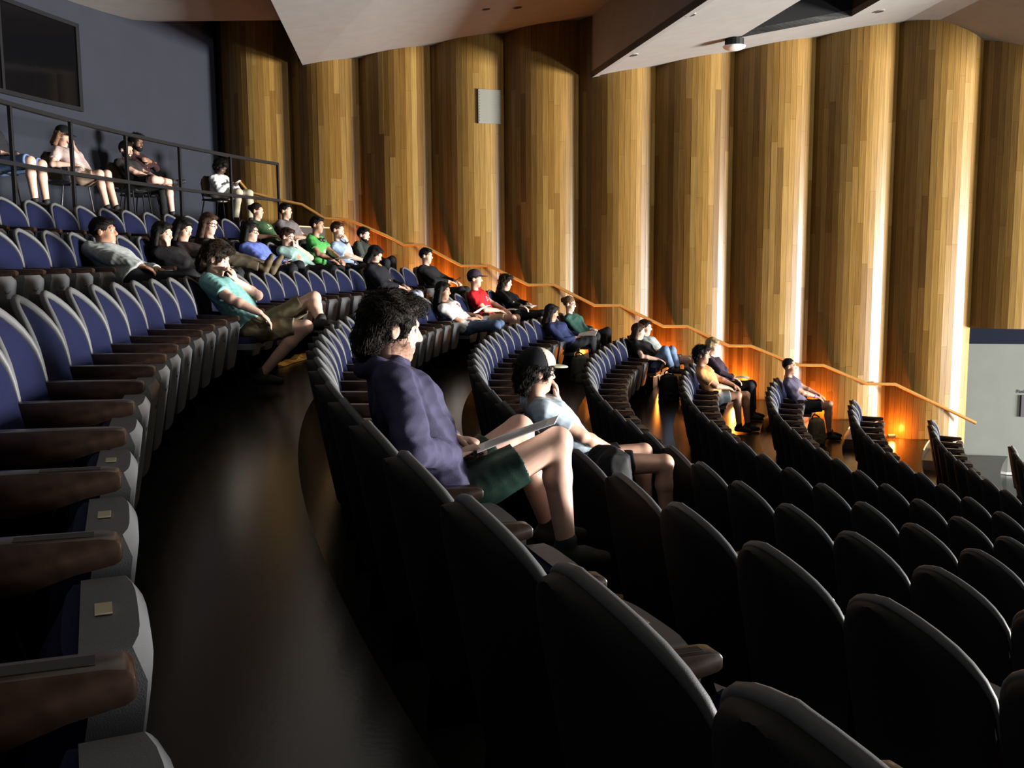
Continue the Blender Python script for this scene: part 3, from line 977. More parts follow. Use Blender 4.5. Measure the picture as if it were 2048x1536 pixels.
PEOPLE_SEATS = {}
def person(label, row, ang, hz, yaw=0, pitch=8, tilt=0, skin='light', hair=('short', (0.012, 0.009, 0.007)), top=('tee', (0.3, 0.3, 0.3)), bottom=('long', (0.02, 0.02, 0.025)), shoe=(0.02, 0.02, 0.02), rh=(0.08, -0.1, 0.64), lh=(0.08, 0.1, 0.64), rpole=(-0.4, -1, -0.6), lpole=(-0.4, 1, -0.6), rhd=None, lhd=None, rcurl=0.5, lcurl=0.5, rk=None, lk=None, rf=None, lf=None, rtoe=None, ltoe=None, female=False, hr=0.25, vox=None, extras=(), tyaw=0, hip=None, chair=None, hs=1.0, size=1.0):
    # where the sitter is
    if row == 'P':
        Rr = chair if chair else 25.85
        a = ang
        base = arc_pt(Rr, a, PLAT_Z)
        dy = 0.0
    else:
        kk, a = seat_of(row, ang)
        PEOPLE_SEATS.setdefault(row, set()).add(kk)
        base = arc_pt(row_R(row), a, ROWZ[row])
        dy = (ang - a) * (row_R(row) + 0.25)
    dist = max(1.0, base[1])
    hv = vox or min(0.0115, max(0.0062, dist * 0.0009))
    H = np.array([-hr, dy, hz])
    hy = float(np.clip(dy, -0.1, 0.1))
    # spine
    kindtop = top[0]
    hu = unit((0, 0, 1))
    fwd = rotz(unit((math.cos(math.radians(pitch)), 0, -math.sin(math.radians(pitch)))), yaw)
    left = unit(np.cross((0, 0, 1), fwd))
    up = np.cross(fwd, left)
    if tilt:
        c, s = math.cos(math.radians(tilt)), math.sin(math.radians(tilt))
        left, up = left * c + up * s, up * c - left * s
    HR = np.stack([fwd, left, up], 1)
    hsz = (0.95 if female else 1.0) * hs
    def hp(x, y, z): return H + HR @ (np.array([x, y, z]) * hsz)
    N = H + np.array([-0.035, 0, -0.175 if kindtop not in ('jacket',) else -0.160]) - np.array([0, 0.25 * dy, 0]) * 0.3
    L = 0.49 * size
    dz = N[2] - 0.51
    hx = N[0] + math.sqrt(max(0.0, L * L - dz * dz)) if dz < L else N[0] + 0.02
    P0 = np.array([min(hx, 0.05), hy, 0.51])
    if hip: P0 = np.array(hip)
    ups = unit(N - P0)
    lat = rotz(np.array([0, 1.0, 0]), tyaw)
    lat = unit(lat - ups * (lat @ ups))
    fw = np.cross(lat, ups)
    Ls = np.linalg.norm(N - P0)
    sw = 0.155 if female else 0.178
    tr = 0.92 if female else 1.0
    def torso(f, infl, lowcut=False):
        pts = [(0.02, 0.0, 0.085, 0.118), (0.30, 0.012, 0.07, 0.106), (0.50, 0.018, 0.075, 0.108), (0.70, 0.02, 0.085, 0.112)]
        for q, fo, hw, r in pts:
            c = P0 + ups * Ls * q + fw * fo
            f.cone(c - lat * hw * tr, c + lat * hw * tr, r * tr + infl, r * tr + infl, 0.05)
        c = P0 + ups * Ls * 0.90
        f.cone(c - lat * (sw - 0.03), c + lat * (sw - 0.03), 0.058 + infl, 0.058 + infl, 0.05)
        if female:
            c = P0 + ups * Ls * 0.62 + fw * 0.085
            for s in (-1, 1): f.ell(c + lat * s * 0.065, (0.06 + infl, 0.06 + infl, 0.06 + infl), None, 0.03)
    sh = {s: P0 + ups * Ls * 0.90 + lat * s * sw for s in (-1, 1)}
    def head_target(t):
        if isinstance(t[0], str): return hp(*t[1:])
        return np.array(t, float)
    wr, el, hd = {}, {}, {}
    for s, t, pole, d in ((-1, rh, rpole, rhd), (1, lh, lpole, lhd)):
        el[s], wr[s] = ik(sh[s], head_target(t), 0.285 * size, 0.25 * size, pole)
        hd[s] = unit(d) if d is not None else unit(unit(wr[s] - el[s]) + np.array([0.1, 0, -0.15]))
    kn, an, hj = {}, {}, {}
    for s, k_, f_ in ((-1, rk, rf), (1, lk, lf)):
        hj[s] = P0 + np.array([0.02, s * 0.085, -0.01])
        kn[s] = np.array(k_, float) if k_ is not None else np.array([P0[0] + 0.43, hy + s * 0.11, 0.53])
        an[s] = np.array(f_, float) if f_ is not None else kn[s] + np.array([0.03, 0, -kn[s][2] + 0.095])
    allp = np.array([H + 0.24, H - 0.24, P0, *sh.values(), *wr.values(), *el.values(), *kn.values(), *an.values()])
    lo, hi = allp.min(0) - 0.24, allp.max(0) + 0.24
    # ---- body, one continuous skin
    f = Field(lo, hi, hv)
    torso(f, -0.004)
    f.cone(N - ups * 0.05, hp(-0.012, 0, -0.05), 0.058 * tr, 0.052 * tr, 0.03)
    for s in (-1, 1):
        f.cone(sh[s], el[s], 0.050 * tr, 0.041 * tr, 0.03)
        m_ = el[s] + (wr[s] - el[s]) * 0.3
        f.cone(el[s], m_, 0.040 * tr, 0.041 * tr, 0.015)
        f.cone(m_, wr[s], 0.041 * tr, 0.026 * tr, 0.015)
        f.cone(hj[s], kn[s], 0.083 * tr, 0.058 * tr, 0.03)
        m_ = kn[s] + (an[s] - kn[s]) * 0.33
        bk = unit(np.cross(np.cross(an[s] - kn[s], kn[s] - hj[s]), an[s] - kn[s])) * 0.012
        f.cone(kn[s], m_ - bk, 0.054, 0.055 * tr, 0.02)
        f.cone(m_ - bk, an[s], 0.055 * tr, 0.036, 0.02)
    def hand(s, curl):
        d = hd[s]
        n = unit(np.cross(d, lat)) * (1 if True else -1)
        if n[2] > 0: n = -n
        sd = np.cross(d, n)
        w = wr[s]
        g = 0.92 if female else 1.0
        pc = w + d * 0.05 * g
        R = np.stack([d, sd, n], 1)
        f.ell(pc, (0.052 * g, 0.040 * g, 0.018), R, 0.015)
        tk = 0.0092 if hv < 0.009 else 0.0115
        for i, ln in enumerate((0.066, 0.076, 0.071, 0.056)):
            k0 = w + d * 0.088 * g + sd * (i - 1.5) * 0.0195 * g
            a1 = curl * 0.9
            d1 = d * math.cos(a1) + n * math.sin(a1)
            d2 = d * math.cos(a1 * 2.1) + n * math.sin(a1 * 2.1)
            f.cone(k0 - d * 0.02, k0 + d1 * ln * 0.55 * g, tk, tk * 0.95, 0.006)
            f.cone(k0 + d1 * ln * 0.55 * g, k0 + d1 * ln * 0.55 * g + d2 * ln * 0.5 * g, tk * 0.95, tk * 0.8, 0.004)
        ts = -1.0 if (sd @ lat) * s > 0 else 1.0
        b0 = w + d * 0.025 + sd * ts * 0.03
        b1 = b0 + d * 0.032 + sd * ts * 0.026 + n * 0.018
        f.cone(b0, b1, 0.0135, 0.011, 0.008)
        f.cone(b1, b1 + d * 0.028 - sd * ts * 0.002 + n * 0.012 * curl, 0.011, 0.0085, 0.004)
    hand(-1, rcurl); hand(1, lcurl)
    # head
    f.ell(hp(-0.012, 0, 0.03), np.array((0.098, 0.076, 0.100)) * hsz, HR, 0.02)
    f.ell(hp(0.028, 0, -0.042), np.array((0.066, 0.056, 0.080)) * hsz, HR, 0.03)
    f.ell(hp(0.066, 0, -0.102), np.array((0.026, 0.028, 0.022)) * hsz, HR, 0.025)
    for s in (-1, 1):
        f.ell(hp(0.055, s * 0.036, -0.03), np.array((0.03, 0.024, 0.03)) * hsz, HR, 0.025)
        f.ell(hp(0.103, s * 0.033, 0.006), np.array((0.02, 0.021, 0.014)) * hsz, HR, 0.012, 's')
    f.cone(hp(0.080, -0.035, 0.030), hp(0.080, 0.035, 0.030), 0.014 * hsz, 0.014 * hsz, 0.015)
    f.cone(hp(0.087, 0, 0.016), hp(0.110, 0, -0.024), 0.010 * hsz, 0.0145 * hsz, 0.010)
    for s in (-1, 1):
        f.ell(hp(0.098, s * 0.012, -0.028), np.array((0.012, 0.009, 0.009)) * hsz, HR, 0.008)
    f.cone(hp(0.086, -0.016, -0.061), hp(0.086, 0.016, -0.061), 0.0095 * hsz, 0.0095 * hsz, 0.008)
    f.cone(hp(0.085, -0.013, -0.075), hp(0.085, 0.013, -0.075), 0.0098 * hsz, 0.0098 * hsz, 0.008)
    for s in (-1, 1):
        f.ell(hp(-0.008, s * 0.080, -0.005), np.array((0.021, 0.010, 0.032)) * hsz, HR, 0.008)
        f.ell(hp(-0.003, s * 0.092, -0.003), np.array((0.011, 0.007, 0.018)) * hsz, HR, 0.005, 's')
    root = obj('person', f.mesh('person', skin_mat(skin, SKINS[skin])), None, None, base, (0, 0, -a))
    tag(root, label, 'person')
    # eyes
    if dist < 12 or vox:
        for s in (-1, 1):
            e = obj('eye', ME_EYE, None, root, tuple(hp(0.083, s * 0.032, 0.006)))
            e.rotation_euler = Matrix(HR.tolist()).to_euler()
            e.scale = (hsz,) * 3
    # ---- hair
    style, hcol = hair
    f = Field(H - 0.24 - np.array([0, 0, 0.2 if 'long' in style else 0]), H + 0.24, min(hv, 0.009))
    big = {'short': (0.104, 0.084, 0.098), 'buzz': (0.1, 0.079, 0.094), 'fluffy': (0.122, 0.102, 0.112), 'curly': (0.128, 0.108, 0.118), 'long': (0.108, 0.09, 0.102), 'curlylong': (0.126, 0.11, 0.116), 'bun': (0.103, 0.083, 0.098), 'bob': (0.112, 0.094, 0.106)}[style]
    f.ell(hp(-0.020, 0, 0.040), np.array(big) * hsz, HR, 0.0)
    if style in ('fluffy', 'curly', 'curlylong'):
        f.ell(hp(0.055, 0, 0.100), np.array((0.062, 0.078, 0.040)) * hsz, HR, 0.02)
        f.ell(hp(-0.075, 0, -0.025), np.array((0.055, 0.08, 0.07)) * hsz, HR, 0.03)
        if dist < 9: f.ell(hp(-0.088, 0, -0.055), np.array((0.056, 0.074, 0.085)) * hsz, HR, 0.03)
    elif style not in ('buzz', 'bun'):
        f.ell(hp(0.045, 0, 0.092), np.array((0.055, 0.068, 0.030)) * hsz, HR, 0.02)
    if any(getattr(e, 'is_cap', False) for e in extras):
        f.plane(hp(0, 0, 0.055), HR @ np.array([0.0, 0, 1.0]))
    # face and nape stay clear
    f.ell(hp(0.110, 0, -0.030), np.array((0.080, 0.096, 0.100)) * hsz, HR, 0.01, 's')
    f.ell(hp(0.02, 0, -0.12), np.array((0.085, 0.12, 0.10)) * hsz, HR, 0.01, 's')
    for s in (-1, 1): f.ell(hp(0.005, s * 0.105, -0.012), np.array((0.030, 0.045, 0.038)) * hsz, HR, 0.01, 's')
    if style in ('long', 'curlylong', 'bob'):
        ln = -0.12 if style == 'bob' else -0.24
        w_ = 1.25 if style == 'curlylong' else 1.0
        for s in (-1, 1):
            f.cone(hp(-0.01, s * 0.078, 0.045), hp(-0.03, s * 0.088 * w_, ln), 0.026 * w_, 0.034 * w_, 0.02)
            f.cone(hp(-0.05, s * 0.05, 0.02), hp(-0.08, s * 0.06 * w_, ln), 0.05 * w_, 0.042 * w_, 0.02)
    if style == 'bun':
        f.ell(hp(-0.125, 0, 0.055), np.array((0.042, 0.042, 0.042)) * hsz, HR, 0.01)
    amp = {'fluffy': 0.006, 'curly': 0.010, 'curlylong': 0.011}.get(style, 0.0025)
    f.folds(amp, 0.05, int(abs(ang) * 9999) + 3)
    for s in (-1, 1):
        f.cone(hp(0.088, s * 0.020, 0.030), hp(0.074, s * 0.050, 0.030), 0.0062 * hsz + 0.0015, 0.005 * hsz + 0.001, 0.0)
    hob = obj('hair', f.mesh('hair', hair_mat(hcol)), None, root)
    if style != 'buzz': strands(hob, hcol, H, HR, style, 2200 if dist < 9 else 420, int(abs(ang) * 9999), dist)
    # ---- beard
    if 'stubble' in extras:
        bm_ = root.data
        bm_.materials.append(mat('skin_stubble', (0.30, 0.17, 0.12), 0.7, spec=0.2, noise=0.45, nscale=90))
        npoly = len(bm_.polygons)
        cen = np.empty(npoly * 3, np.float32); bm_.polygons.foreach_get('center', cen)
        q = ((cen.reshape(-1, 3) - H) @ HR) / hsz
        wob = 0.006 * np.sin(q[:, 0] * 140) + 0.004 * np.sin(q[:, 1] * 190 + 1)
        jaw = (q[:, 2] < -0.048 + wob - 0.35 * np.maximum(0, q[:, 0] - 0.05)) & (q[:, 2] > -0.150) & (q[:, 0] > -0.005 + wob) & (q[:, 0] < 0.12)
        lips = (q[:, 0] > 0.082) & (np.abs(q[:, 1]) < 0.022) & (q[:, 2] > -0.085)
        mst = (q[:, 0] > 0.08) & (np.abs(q[:, 1]) < 0.03) & (q[:, 2] < -0.040) & (q[:, 2] > -0.054)
        bm_.polygons.foreach_set('material_index', (((jaw & ~lips) | mst)).astype(np.int32))
        bm_.update()
    if 'beard' in extras:
        f = Field(H - 0.2, H + 0.2, min(hv, 0.009))
        ex = 0.012 if 'beard' in extras else 0.0035
        f.ell(hp(0.030, 0, -0.052), np.array((0.066 + ex, 0.056 + ex, 0.076 + ex)) * hsz, HR, 0.0)
        f.ell(hp(0.066, 0, -0.104), np.array((0.026 + ex, 0.030 + ex, 0.024 + ex)) * hsz, HR, 0.02)
        f.ell(hp(0.10, 0, -0.068), np.array((0.03, 0.024, 0.016)) * hsz, HR, 0.004, 's')
        for s in (-1, 1): f.ell(hp(0.07, s * 0.045, -0.018), np.array((0.06, 0.05, 0.046)) * hsz, HR, 0.01, 's')
        f.plane(hp(0, 0, -0.03), HR @ np.array([0.25, 0, 1.0]))
        f.plane(hp(-0.012, 0, 0), HR @ np.array([-1.0, 0, 0]))
        f.cone(hp(0.093, -0.022, -0.050), hp(0.093, 0.022, -0.050), 0.0075, 0.0075, 0.0)
        f.folds(0.002, 0.03, 5)
        obj('beard', f.mesh('beard', hair_mat(hcol) if 'beard' in extras else mat('stubble', (0.15, 0.088, 0.063), 0.8, spec=0.1, noise=0.5, nscale=160, bump=1.0, bscale=300)), None, root)
    # ---- top
    kind, tcol = top[0], top[1]
    inf = {'tee': 0.010, 'long': 0.010, 'hoodie': 0.020, 'jacket': 0.020, 'tank': 0.008, 'polo': 0.011}[kind]
    f = Field(lo, hi, hv)
    torso(f, inf)
    for s in (-1, 1):
        if kind in ('tee', 'polo'):
            e_ = sh[s] + (el[s] - sh[s]) * 0.66
            f.cone(sh[s], e_, 0.064 * tr + inf * .5, 0.060 * tr + inf * .5, 0.03, flat=1)
        elif kind != 'tank':
            f.cone(sh[s], el[s], 0.056 * tr + inf, 0.046 * tr + inf, 0.014)
            e_ = el[s] + (wr[s] - el[s]) * (0.97 if kind != 'long' else 0.9)
            f.cone(el[s], e_, 0.045 * tr + inf, 0.031 * tr + inf * 0.8, 0.008, flat=1)
    if kind in ('hoodie', 'jacket'):
        ring = [(0.075, 0), (0.045, 0.07), (-0.03, 0.085), (-0.085, 0.0), (-0.03, -0.085), (0.045, -0.07), (0.075, 0)]
        cz = N + ups * (0.015 if kind == 'jacket' else 0.0)
        rr = 0.027 if kind == 'jacket' else 0.03
        for (x1, y1), (x2, y2) in zip(ring[:-1], ring[1:]):
            f.cone(cz + fw * x1 * .95 + lat * y1 * .9 + ups * (0.02 if x1 < 0 else -0.012), cz + fw * x2 * .95 + lat * y2 * .9 + ups * (0.02 if x2 < 0 else -0.012), rr, rr, 0.02)
        if kind == 'hoodie':
            f.ell(cz - fw * 0.10 - ups * 0.02, (0.06, 0.11, 0.08), None, 0.03)
    if kind == 'polo':
        for s in (-1, 1): f.cone(N + fw * 0.06 - ups * 0.02, N - fw * 0.05 + lat * s * 0.06 + ups * 0.025, 0.016, 0.016, 0.01)
    if not (kind in ('hoodie', 'jacket')):
        f.ell(N + ups * 0.035 + fw * 0.028, (0.078, 0.07, 0.062) if not female else (0.085, 0.078, 0.075), None, 0.01, 's')
    f.folds((0.0075 if kind in ('hoodie', 'jacket') else 0.007) * (1.2 if dist < 9 else 1.0), 0.13, int(abs(ang) * 7777) + 1, ups)
    f.plane(P0 + ups * 0.005, -ups)
    tob = obj({'tee': 'shirt', 'long': 'shirt', 'hoodie': 'hoodie', 'jacket': 'jacket', 'tank': 'shirt', 'polo': 'polo_shirt'}[kind], f.mesh('top', cloth_mat(tcol)), None, root)
    # ---- bottom
    bk_, bcol = bottom[0], bottom[1]
    f = Field(lo, hi, hv)
    f.cone(P0 - lat * 0.085 * tr, P0 + lat * 0.085 * tr, 0.122 * tr, 0.122 * tr, 0.04)
    f.cone(P0 - lat * 0.07 * tr + ups * 0.09, P0 + lat * 0.07 * tr + ups * 0.09, 0.110 * tr, 0.110 * tr, 0.04)
    for s in (-1, 1):
        if bk_ == 'shorts':
            fr = bottom[2] if len(bottom) > 2 else 0.82
            f.cone(hj[s], hj[s] + (kn[s] - hj[s]) * fr, 0.098 * tr, 0.085 * tr, 0.03, flat=1)
        else:
            f.cone(hj[s], kn[s], 0.093 * tr, 0.069, 0.03)
            f.cone(kn[s], an[s] + (kn[s] - an[s]) * 0.08, 0.068, 0.054, 0.03, flat=1)
    f.folds(0.0045, 0.15, int(abs(ang) * 5555) + 2)
    obj('shorts' if bk_ == 'shorts' else 'trousers', f.mesh('bottom', cloth_mat(bcol, bottom[3] if len(bottom) > 3 else 0.8)), None, root)
    # ---- shoes
    for s, toe in ((-1, rtoe), (1, ltoe)):
        td = unit(toe) if toe is not None else unit((1, s * 0.15, -0.05))
        fp = an[s]
        sd = unit(an[s] - kn[s])
        sole = unit(sd - td * (sd @ td))
        f = Field(fp - 0.26, fp + 0.26, max(hv, 0.008))
        hl = fp - td * 0.035 + sole * 0.045
        f.cone(hl, hl + td * 0.11, 0.038, 0.040, 0.02)
        f.cone(hl + td * 0.11, hl + td * 0.19 + sole * 0.006, 0.041, 0.030, 0.02)
        f.cone(fp - sole * 0.02, hl + td * 0.02, 0.043, 0.040, 0.02)
        f.plane(hl + sole * 0.036, sole)
        so_ = obj('shoe', f.mesh('shoe', cloth_mat(shoe, 0.6)), None, root)
    root['_'] = 0
    del root['_']
    ctx = dict(root=root, H=H, HR=HR, hp=hp, N=N, P0=P0, ups=ups, lat=lat, fw=fw, Ls=Ls, sh=sh, el=el, wr=wr, kn=kn, an=an, hv=hv, hsz=hsz, base=base, a=a, hd=hd, top=tob)
    for e in extras:
        if callable(e): e(ctx)
    return ctx

# ------------------------------------------------------------------ things worn
def cap(col, col2=None, brim=None, big=1.0):
    def fn(c):
        hp, HR, g = c['hp'], c['HR'], c['hsz']
        hh = min(c['hv'], 0.008)
        def dome(lo_x, hi_x, col, nm):
            f = Field(c['H'] - 0.24, c['H'] + 0.26, hh)
            f.ell(hp(-0.012, 0, 0.062), np.array((0.116, 0.098, 0.092)) * g * big, HR, 0.0)
            f.plane(hp(0, 0, 0.045), HR @ np.array([0.12, 0, -1.0]))
            if lo_x is not None: f.plane(hp(lo_x, 0, 0.06), HR @ np.array([-1.0, 0, -0.35]))
            if hi_x is not None: f.plane(hp(hi_x, 0, 0.06), HR @ np.array([1.0, 0, 0.35]))
            return obj(nm, f.mesh('cap', cloth_mat(col)), None, c['root'])
        cr = dome(None, 0.03 if col2 else None, col, 'cap')
        if col2: dome(0.03, None, col2, 'cap_front_panel')
        f = Field(c['H'] - 0.1, c['H'] + 0.32, min(hh, 0.0065))
        f.ell(hp(0.118, 0, 0.046), np.array((0.086, 0.078, 0.012)) * g, HR, 0.0)
        f.ell(hp(0.118, 0, 0.026), np.array((0.1, 0.066, 0.020)) * g, HR, 0.006, 's')
        f.plane(hp(0.082, 0, 0), HR @ np.array([-1.0, 0, 0]))
        obj('cap_brim', f.mesh('cap_brim', cloth_mat(brim or col2 or col)), None, c['root'])
    fn.is_cap = True
    return fn
def glasses(col=(0.015, 0.012, 0.01)):
    def fn(c):
        hp, g = c['hp'], c['hsz']
        mb = MB()
        for s in (-1, 1):
            ring = [hp(0.104 - 0.02 * abs(math.cos(t)) * (0.4 if s * math.cos(t) < 0 else 1.0), s * 0.034 + 0.026 * math.cos(t), 0.004 + 0.021 * math.sin(t)) for t in [2 * math.pi * i / 14 for i in range(15)]]
            mb.tube(ring, 0.0032, 6, False)
            mb.tube([hp(0.086, s * 0.06, 0.012), hp(0.04, s * 0.079, 0.014), hp(-0.01, s * 0.083, 0.01)], 0.003, 6)
        mb.tube([hp(0.102, -0.01, 0.008), hp(0.106, 0, 0.012), hp(0.102, 0.01, 0.008)], 0.003, 6)
        obj('glasses', mb.mesh('glasses', smooth=True), mat('spectacle_frame', col, 0.3), c['root'])
    return fn
def watch(side, col=(0.01, 0.01, 0.01), off=0.03):
    def fn(c):
        w, e = c['wr'][side], c['el'][side]
        d = unit(w - e)
        obj('wristband', MB().tube([tuple(w - d * (off + 0.012)), tuple(w - d * (off - 0.012))], 0.034, 14).mesh('wristband', smooth=True), mat('band_%d' % int(col[0] * 999), col, 0.4), c['root'])
    return fn
def headphones(c):
    N, fw, lat, ups = c['N'], c['fw'], c['lat'], c['ups']
    mb = MB()
    mb.tube([tuple(N + fw * (0.085 * math.cos(t) - 0.0) + lat * 0.095 * math.sin(t) - ups * 0.0 + ups * (-0.03 if math.cos(t) > 0 else 0.04)) for t in [math.pi * (0.25 + 1.5 * i / 12) for i in range(13)]], 0.009, 8)
    obj('headphones', mb.mesh('headphones', smooth=True), M_BLACKPLASTIC, c['root'])
    f = Field(N - 0.25, N + 0.25, c['hv'])
    for s in (-1, 1): f.ell(N + fw * 0.115 + lat * s * 0.055 - ups * 0.055, (0.026, 0.04, 0.038), None, 0.0)
    obj('ear_cups', f.mesh('ear_cups', M_BLACKPLASTIC), None, c['root'])
def emblem(shapes, col=(0.75, 0.75, 0.72), up0=0.62, lat0=-0.02):
    """white printed marks on the chest; shapes are (lateral, up, half width, half height)"""
    def fn(c):
        mb = MB()
        P0, ups, lat, fw, Ls = c['P0'], c['ups'], c['lat'], c['fw'], c['Ls']
        tm = c['top'].data
        n = len(tm.vertices)
        co = np.empty(n * 3, np.float32)
        tm.vertices.foreach_get('co', co)
        co = co.reshape(-1, 3) - P0
        cl, cu, cf = co @ lat, co @ ups, co @ fw
        for l, u, hw, hh in shapes:
            vs = []
            for sl, su in ((-1, -1), (1, -1), (1, 1), (-1, 1)):
                q = (lat0 + l + sl * hw, up0 * Ls + u + su * hh)
                d = (cl - q[0]) ** 2 + (cu - q[1]) ** 2 + np.where(cf < 0, 1.0, 0)
                k = np.argsort(d)[:4]
                vs.append(P0 + lat * q[0] + ups * q[1] + fw * (cf[k].max() + 0.004))
            mb.add(vs + [v - fw * 0.006 for v in vs], [(0, 1, 2, 3), (7, 6, 5, 4), (0, 4, 5, 1), (1, 5, 6, 2), (2, 6, 7, 3), (3, 7, 4, 0)])
        obj('shirt_print', mb.mesh('shirt_print'), mat('print_%d' % int(col[0] * 999 + col[2] * 99), col, 0.8), c['root'])
    return fn
def overshirt_panel(col, w=0.045):
    """contrasting shirt front showing between open jacket edges"""
    def fn(c):
        f = Field(c['P0'] - 0.4, c['N'] + 0.25, c['hv'])
        P0, ups, lat, fw, Ls = c['P0'], c['ups'], c['lat'], c['fw'], c['Ls']
        for q0, q1 in ((0.1, 0.4), (0.4, 0.72), (0.72, 0.92)):
            f.cone(P0 + ups * Ls * q0 + fw * (0.068 if q0 < .7 else .075), P0 + ups * Ls * q1 + fw * (0.078 if q1 < .9 else 0.05), w + 0.02, w + 0.02, 0.02)
        obj('undershirt', f.mesh('undershirt', cloth_mat(col)), None, c['root'])
    return fn
def sheet(name, label, c, corners, cat='paper', group=None, nx=6, bend=0.012, mtl=None, lines=0):
    """a sheet of paper held or lying; corners a,b,d,e in the sitter's own frame"""
    a, b, d, e = [np.array(q, float) for q in corners]
    nrm = unit(np.cross(b - a, e - a))
    V = []
    for i in range(nx + 1):
        for j in range(5):
            u, v = i / nx, j / 4
            p = a * (1 - u) * (1 - v) + b * u * (1 - v) + d * u * v + e * (1 - u) * v
            V.append(p + nrm * bend * math.sin(math.pi * u) * (0.5 + 0.5 * v))
    n = len(V)
    V = V + [p - nrm * 0.0025 for p in V]
    F = []
    for i in range(nx):
        for j in range(4):
            q = (i * 5 + j, (i + 1) * 5 + j, (i + 1) * 5 + j + 1, i * 5 + j + 1)
            F += [q, tuple(n + k for k in reversed(q))]
    ed = [i * 5 for i in range(nx + 1)] + [nx * 5 + j for j in range(1, 5)] + [i * 5 + 4 for i in range(nx - 1, -1, -1)] + [j for j in range(3, 0, -1)]
    for k in range(len(ed)):
        p, q = ed[k], ed[(k + 1) % len(ed)]
        F.append((q, p, n + p, n + q))
    M = Matrix.Translation(Vector(c['base'])) @ Matrix.Rotation(-c['a'], 4, 'Z')
    ctr = sum(V[:n]) / n
    W_ = M @ Vector(ctr)
    o = obj(name, MB().add([v - ctr for v in V], F).mesh(name), mtl or M_PAPER, None, W_, (0, 0, -c['a']))
    tag(o, label, cat, group)
    if lines:
        mb = MB()
        for k in range(lines):
            v0, v1 = 0.12 + 0.76 * k / lines, 0.12 + 0.76 * (k + 0.35) / lines
            vs = []
            for u, v in ((0.1, v0), (0.88, v0), (0.88, v1), (0.1, v1)):
                p = a * (1 - u) * (1 - v) + b * u * (1 - v) + d * u * v + e * (1 - u) * v + nrm * (bend * math.sin(math.pi * u) + 0.002)
                vs.append(p - ctr)
            mb.add(vs, [(0, 1, 2, 3)])
        obj('printed_lines', mb.mesh('printed_lines'), mat('grey_print', (0.35, 0.34, 0.33), 0.8), o)
    return o
# ------------------------------------------------------------------ the audience
BLK, DBR, BRN = (0.008, 0.007, 0.006), (0.018, 0.011, 0.007), (0.05, 0.026, 0.013)
# -- front three, close to the camera
c = person('bearded man in navy fleece jacket and dark green shorts, reading with paper on knee', 'B', -0.2845, 1.172, yaw=2, pitch=9, skin='fair', hair=('fluffy', (0.012, 0.009, 0.007)),
    top=('jacket', (0.043, 0.040, 0.080)), bottom=('shorts', (0.012, 0.028, 0.022), 0.66, 0.35), hip=(-0.10, 0.0, 0.53), rh=(-0.05, -0.09, 0.70), lh=(-0.02, 0.06, 0.735), rpole=(-0.5, -1, -0.5), lpole=(-0.4, 1, -0.7), rhd=(0.9, 0.35, 0.25), lhd=(0.9, -0.45, -0.1), rcurl=1.1, lcurl=1.1,
    rk=(0.345, -0.12, 0.735), lk=(0.27, 0.14, 0.745), rf=(0.38, -0.12, 0.32), lf=(0.40, 0.15, 0.33), extras=('stubble', watch(-1, (0.5, 0.48, 0.44), 0.03), watch(1, (0.01, 0.01, 0.01), 0.04)))
sheet('paper_program', 'white printed programme resting on the knee of the navy-jacket man', c, [(0.02, -0.135, 0.715), (0.31, -0.185, 0.818), (0.37, -0.06, 0.828), (0.05, -0.02, 0.722)], lines=9, group='paper programmes', bend=0.004)
c = person('man in black and cream baseball cap and pale blue tee, hand at mouth', 'C', -0.1773, 1.105, yaw=8, pitch=4, skin='light', hair=('curly', (0.012, 0.009, 0.007)),
    top=('tee', (0.42, 0.50, 0.56)), bottom=('shorts', (0.010, 0.010, 0.012), 0.55), hip=(0.08, 0.0, 0.52), rh=(0.23, -0.12, 0.60), lh=(-0.10, 0.085, 0.925), rpole=(-0.3, -1, -0.2), lpole=(0.6, 0.8, -0.6), lhd=(-0.12, -0.25, 1.0), rhd=(0.9, 0.1, -0.25), lcurl=0.55, rcurl=0.4, rk=(0.555, -0.15, 0.515), lk=(0.50, 0.12, 0.54), vox=0.0075,
    extras=(cap((0.008, 0.009, 0.012), (0.50, 0.48, 0.36), None, 1.1), glasses((0.02, 0.025, 0.04))))
def back_print(c):
    mb = MB()
    P0, ups, lat, fw, Ls = c['P0'], c['ups'], c['lat'], c['fw'], c['Ls']
    f = Field(c['P0'] - 0.4, c['N'] + 0.2, c['hv'])
    for l, u, r in ((-0.02, 0.62, 0.045), (0.03, 0.72, 0.03), (-0.05, 0.50, 0.03)):
        f.ell(P0 + ups * Ls * u + lat * l - fw * 0.112, (0.02, r, r), None, 0.0)
    obj('shirt_print', f.mesh('shirt_print', cloth_mat((0.10, 0.11, 0.07))), None, c['root'])
back_print(c)
c = person('man in teal tee and khaki shorts slouching with ankle crossed over knee', 'A', -0.0699, 1.060, yaw=0, pitch=20, skin='fair', hair=('fluffy', (0.020, 0.013, 0.008)),
    top=('tee', (0.17, 0.36, 0.34)), bottom=('shorts', (0.13, 0.105, 0.06), 0.80), hip=(0.06, 0.0, 0.50), rh=(0.17, -0.24, 0.625), lh=(-0.085, 0.09, 0.885), rpole=(-0.2, -1, -0.35), lpole=(0.6, 0.8, -0.6), lhd=(-0.3, -0.2, 1.0), rhd=(0.75, 0.12, -0.65), rcurl=0.45, lcurl=0.9,
    rk=(0.49, -0.12, 0.515), rf=(0.13, -0.12, 0.14), lk=(0.535, 0.10, 0.735), lf=(0.60, -0.03, 0.56), ltoe=(1.0, -0.25, 0.05), vox=0.0075)

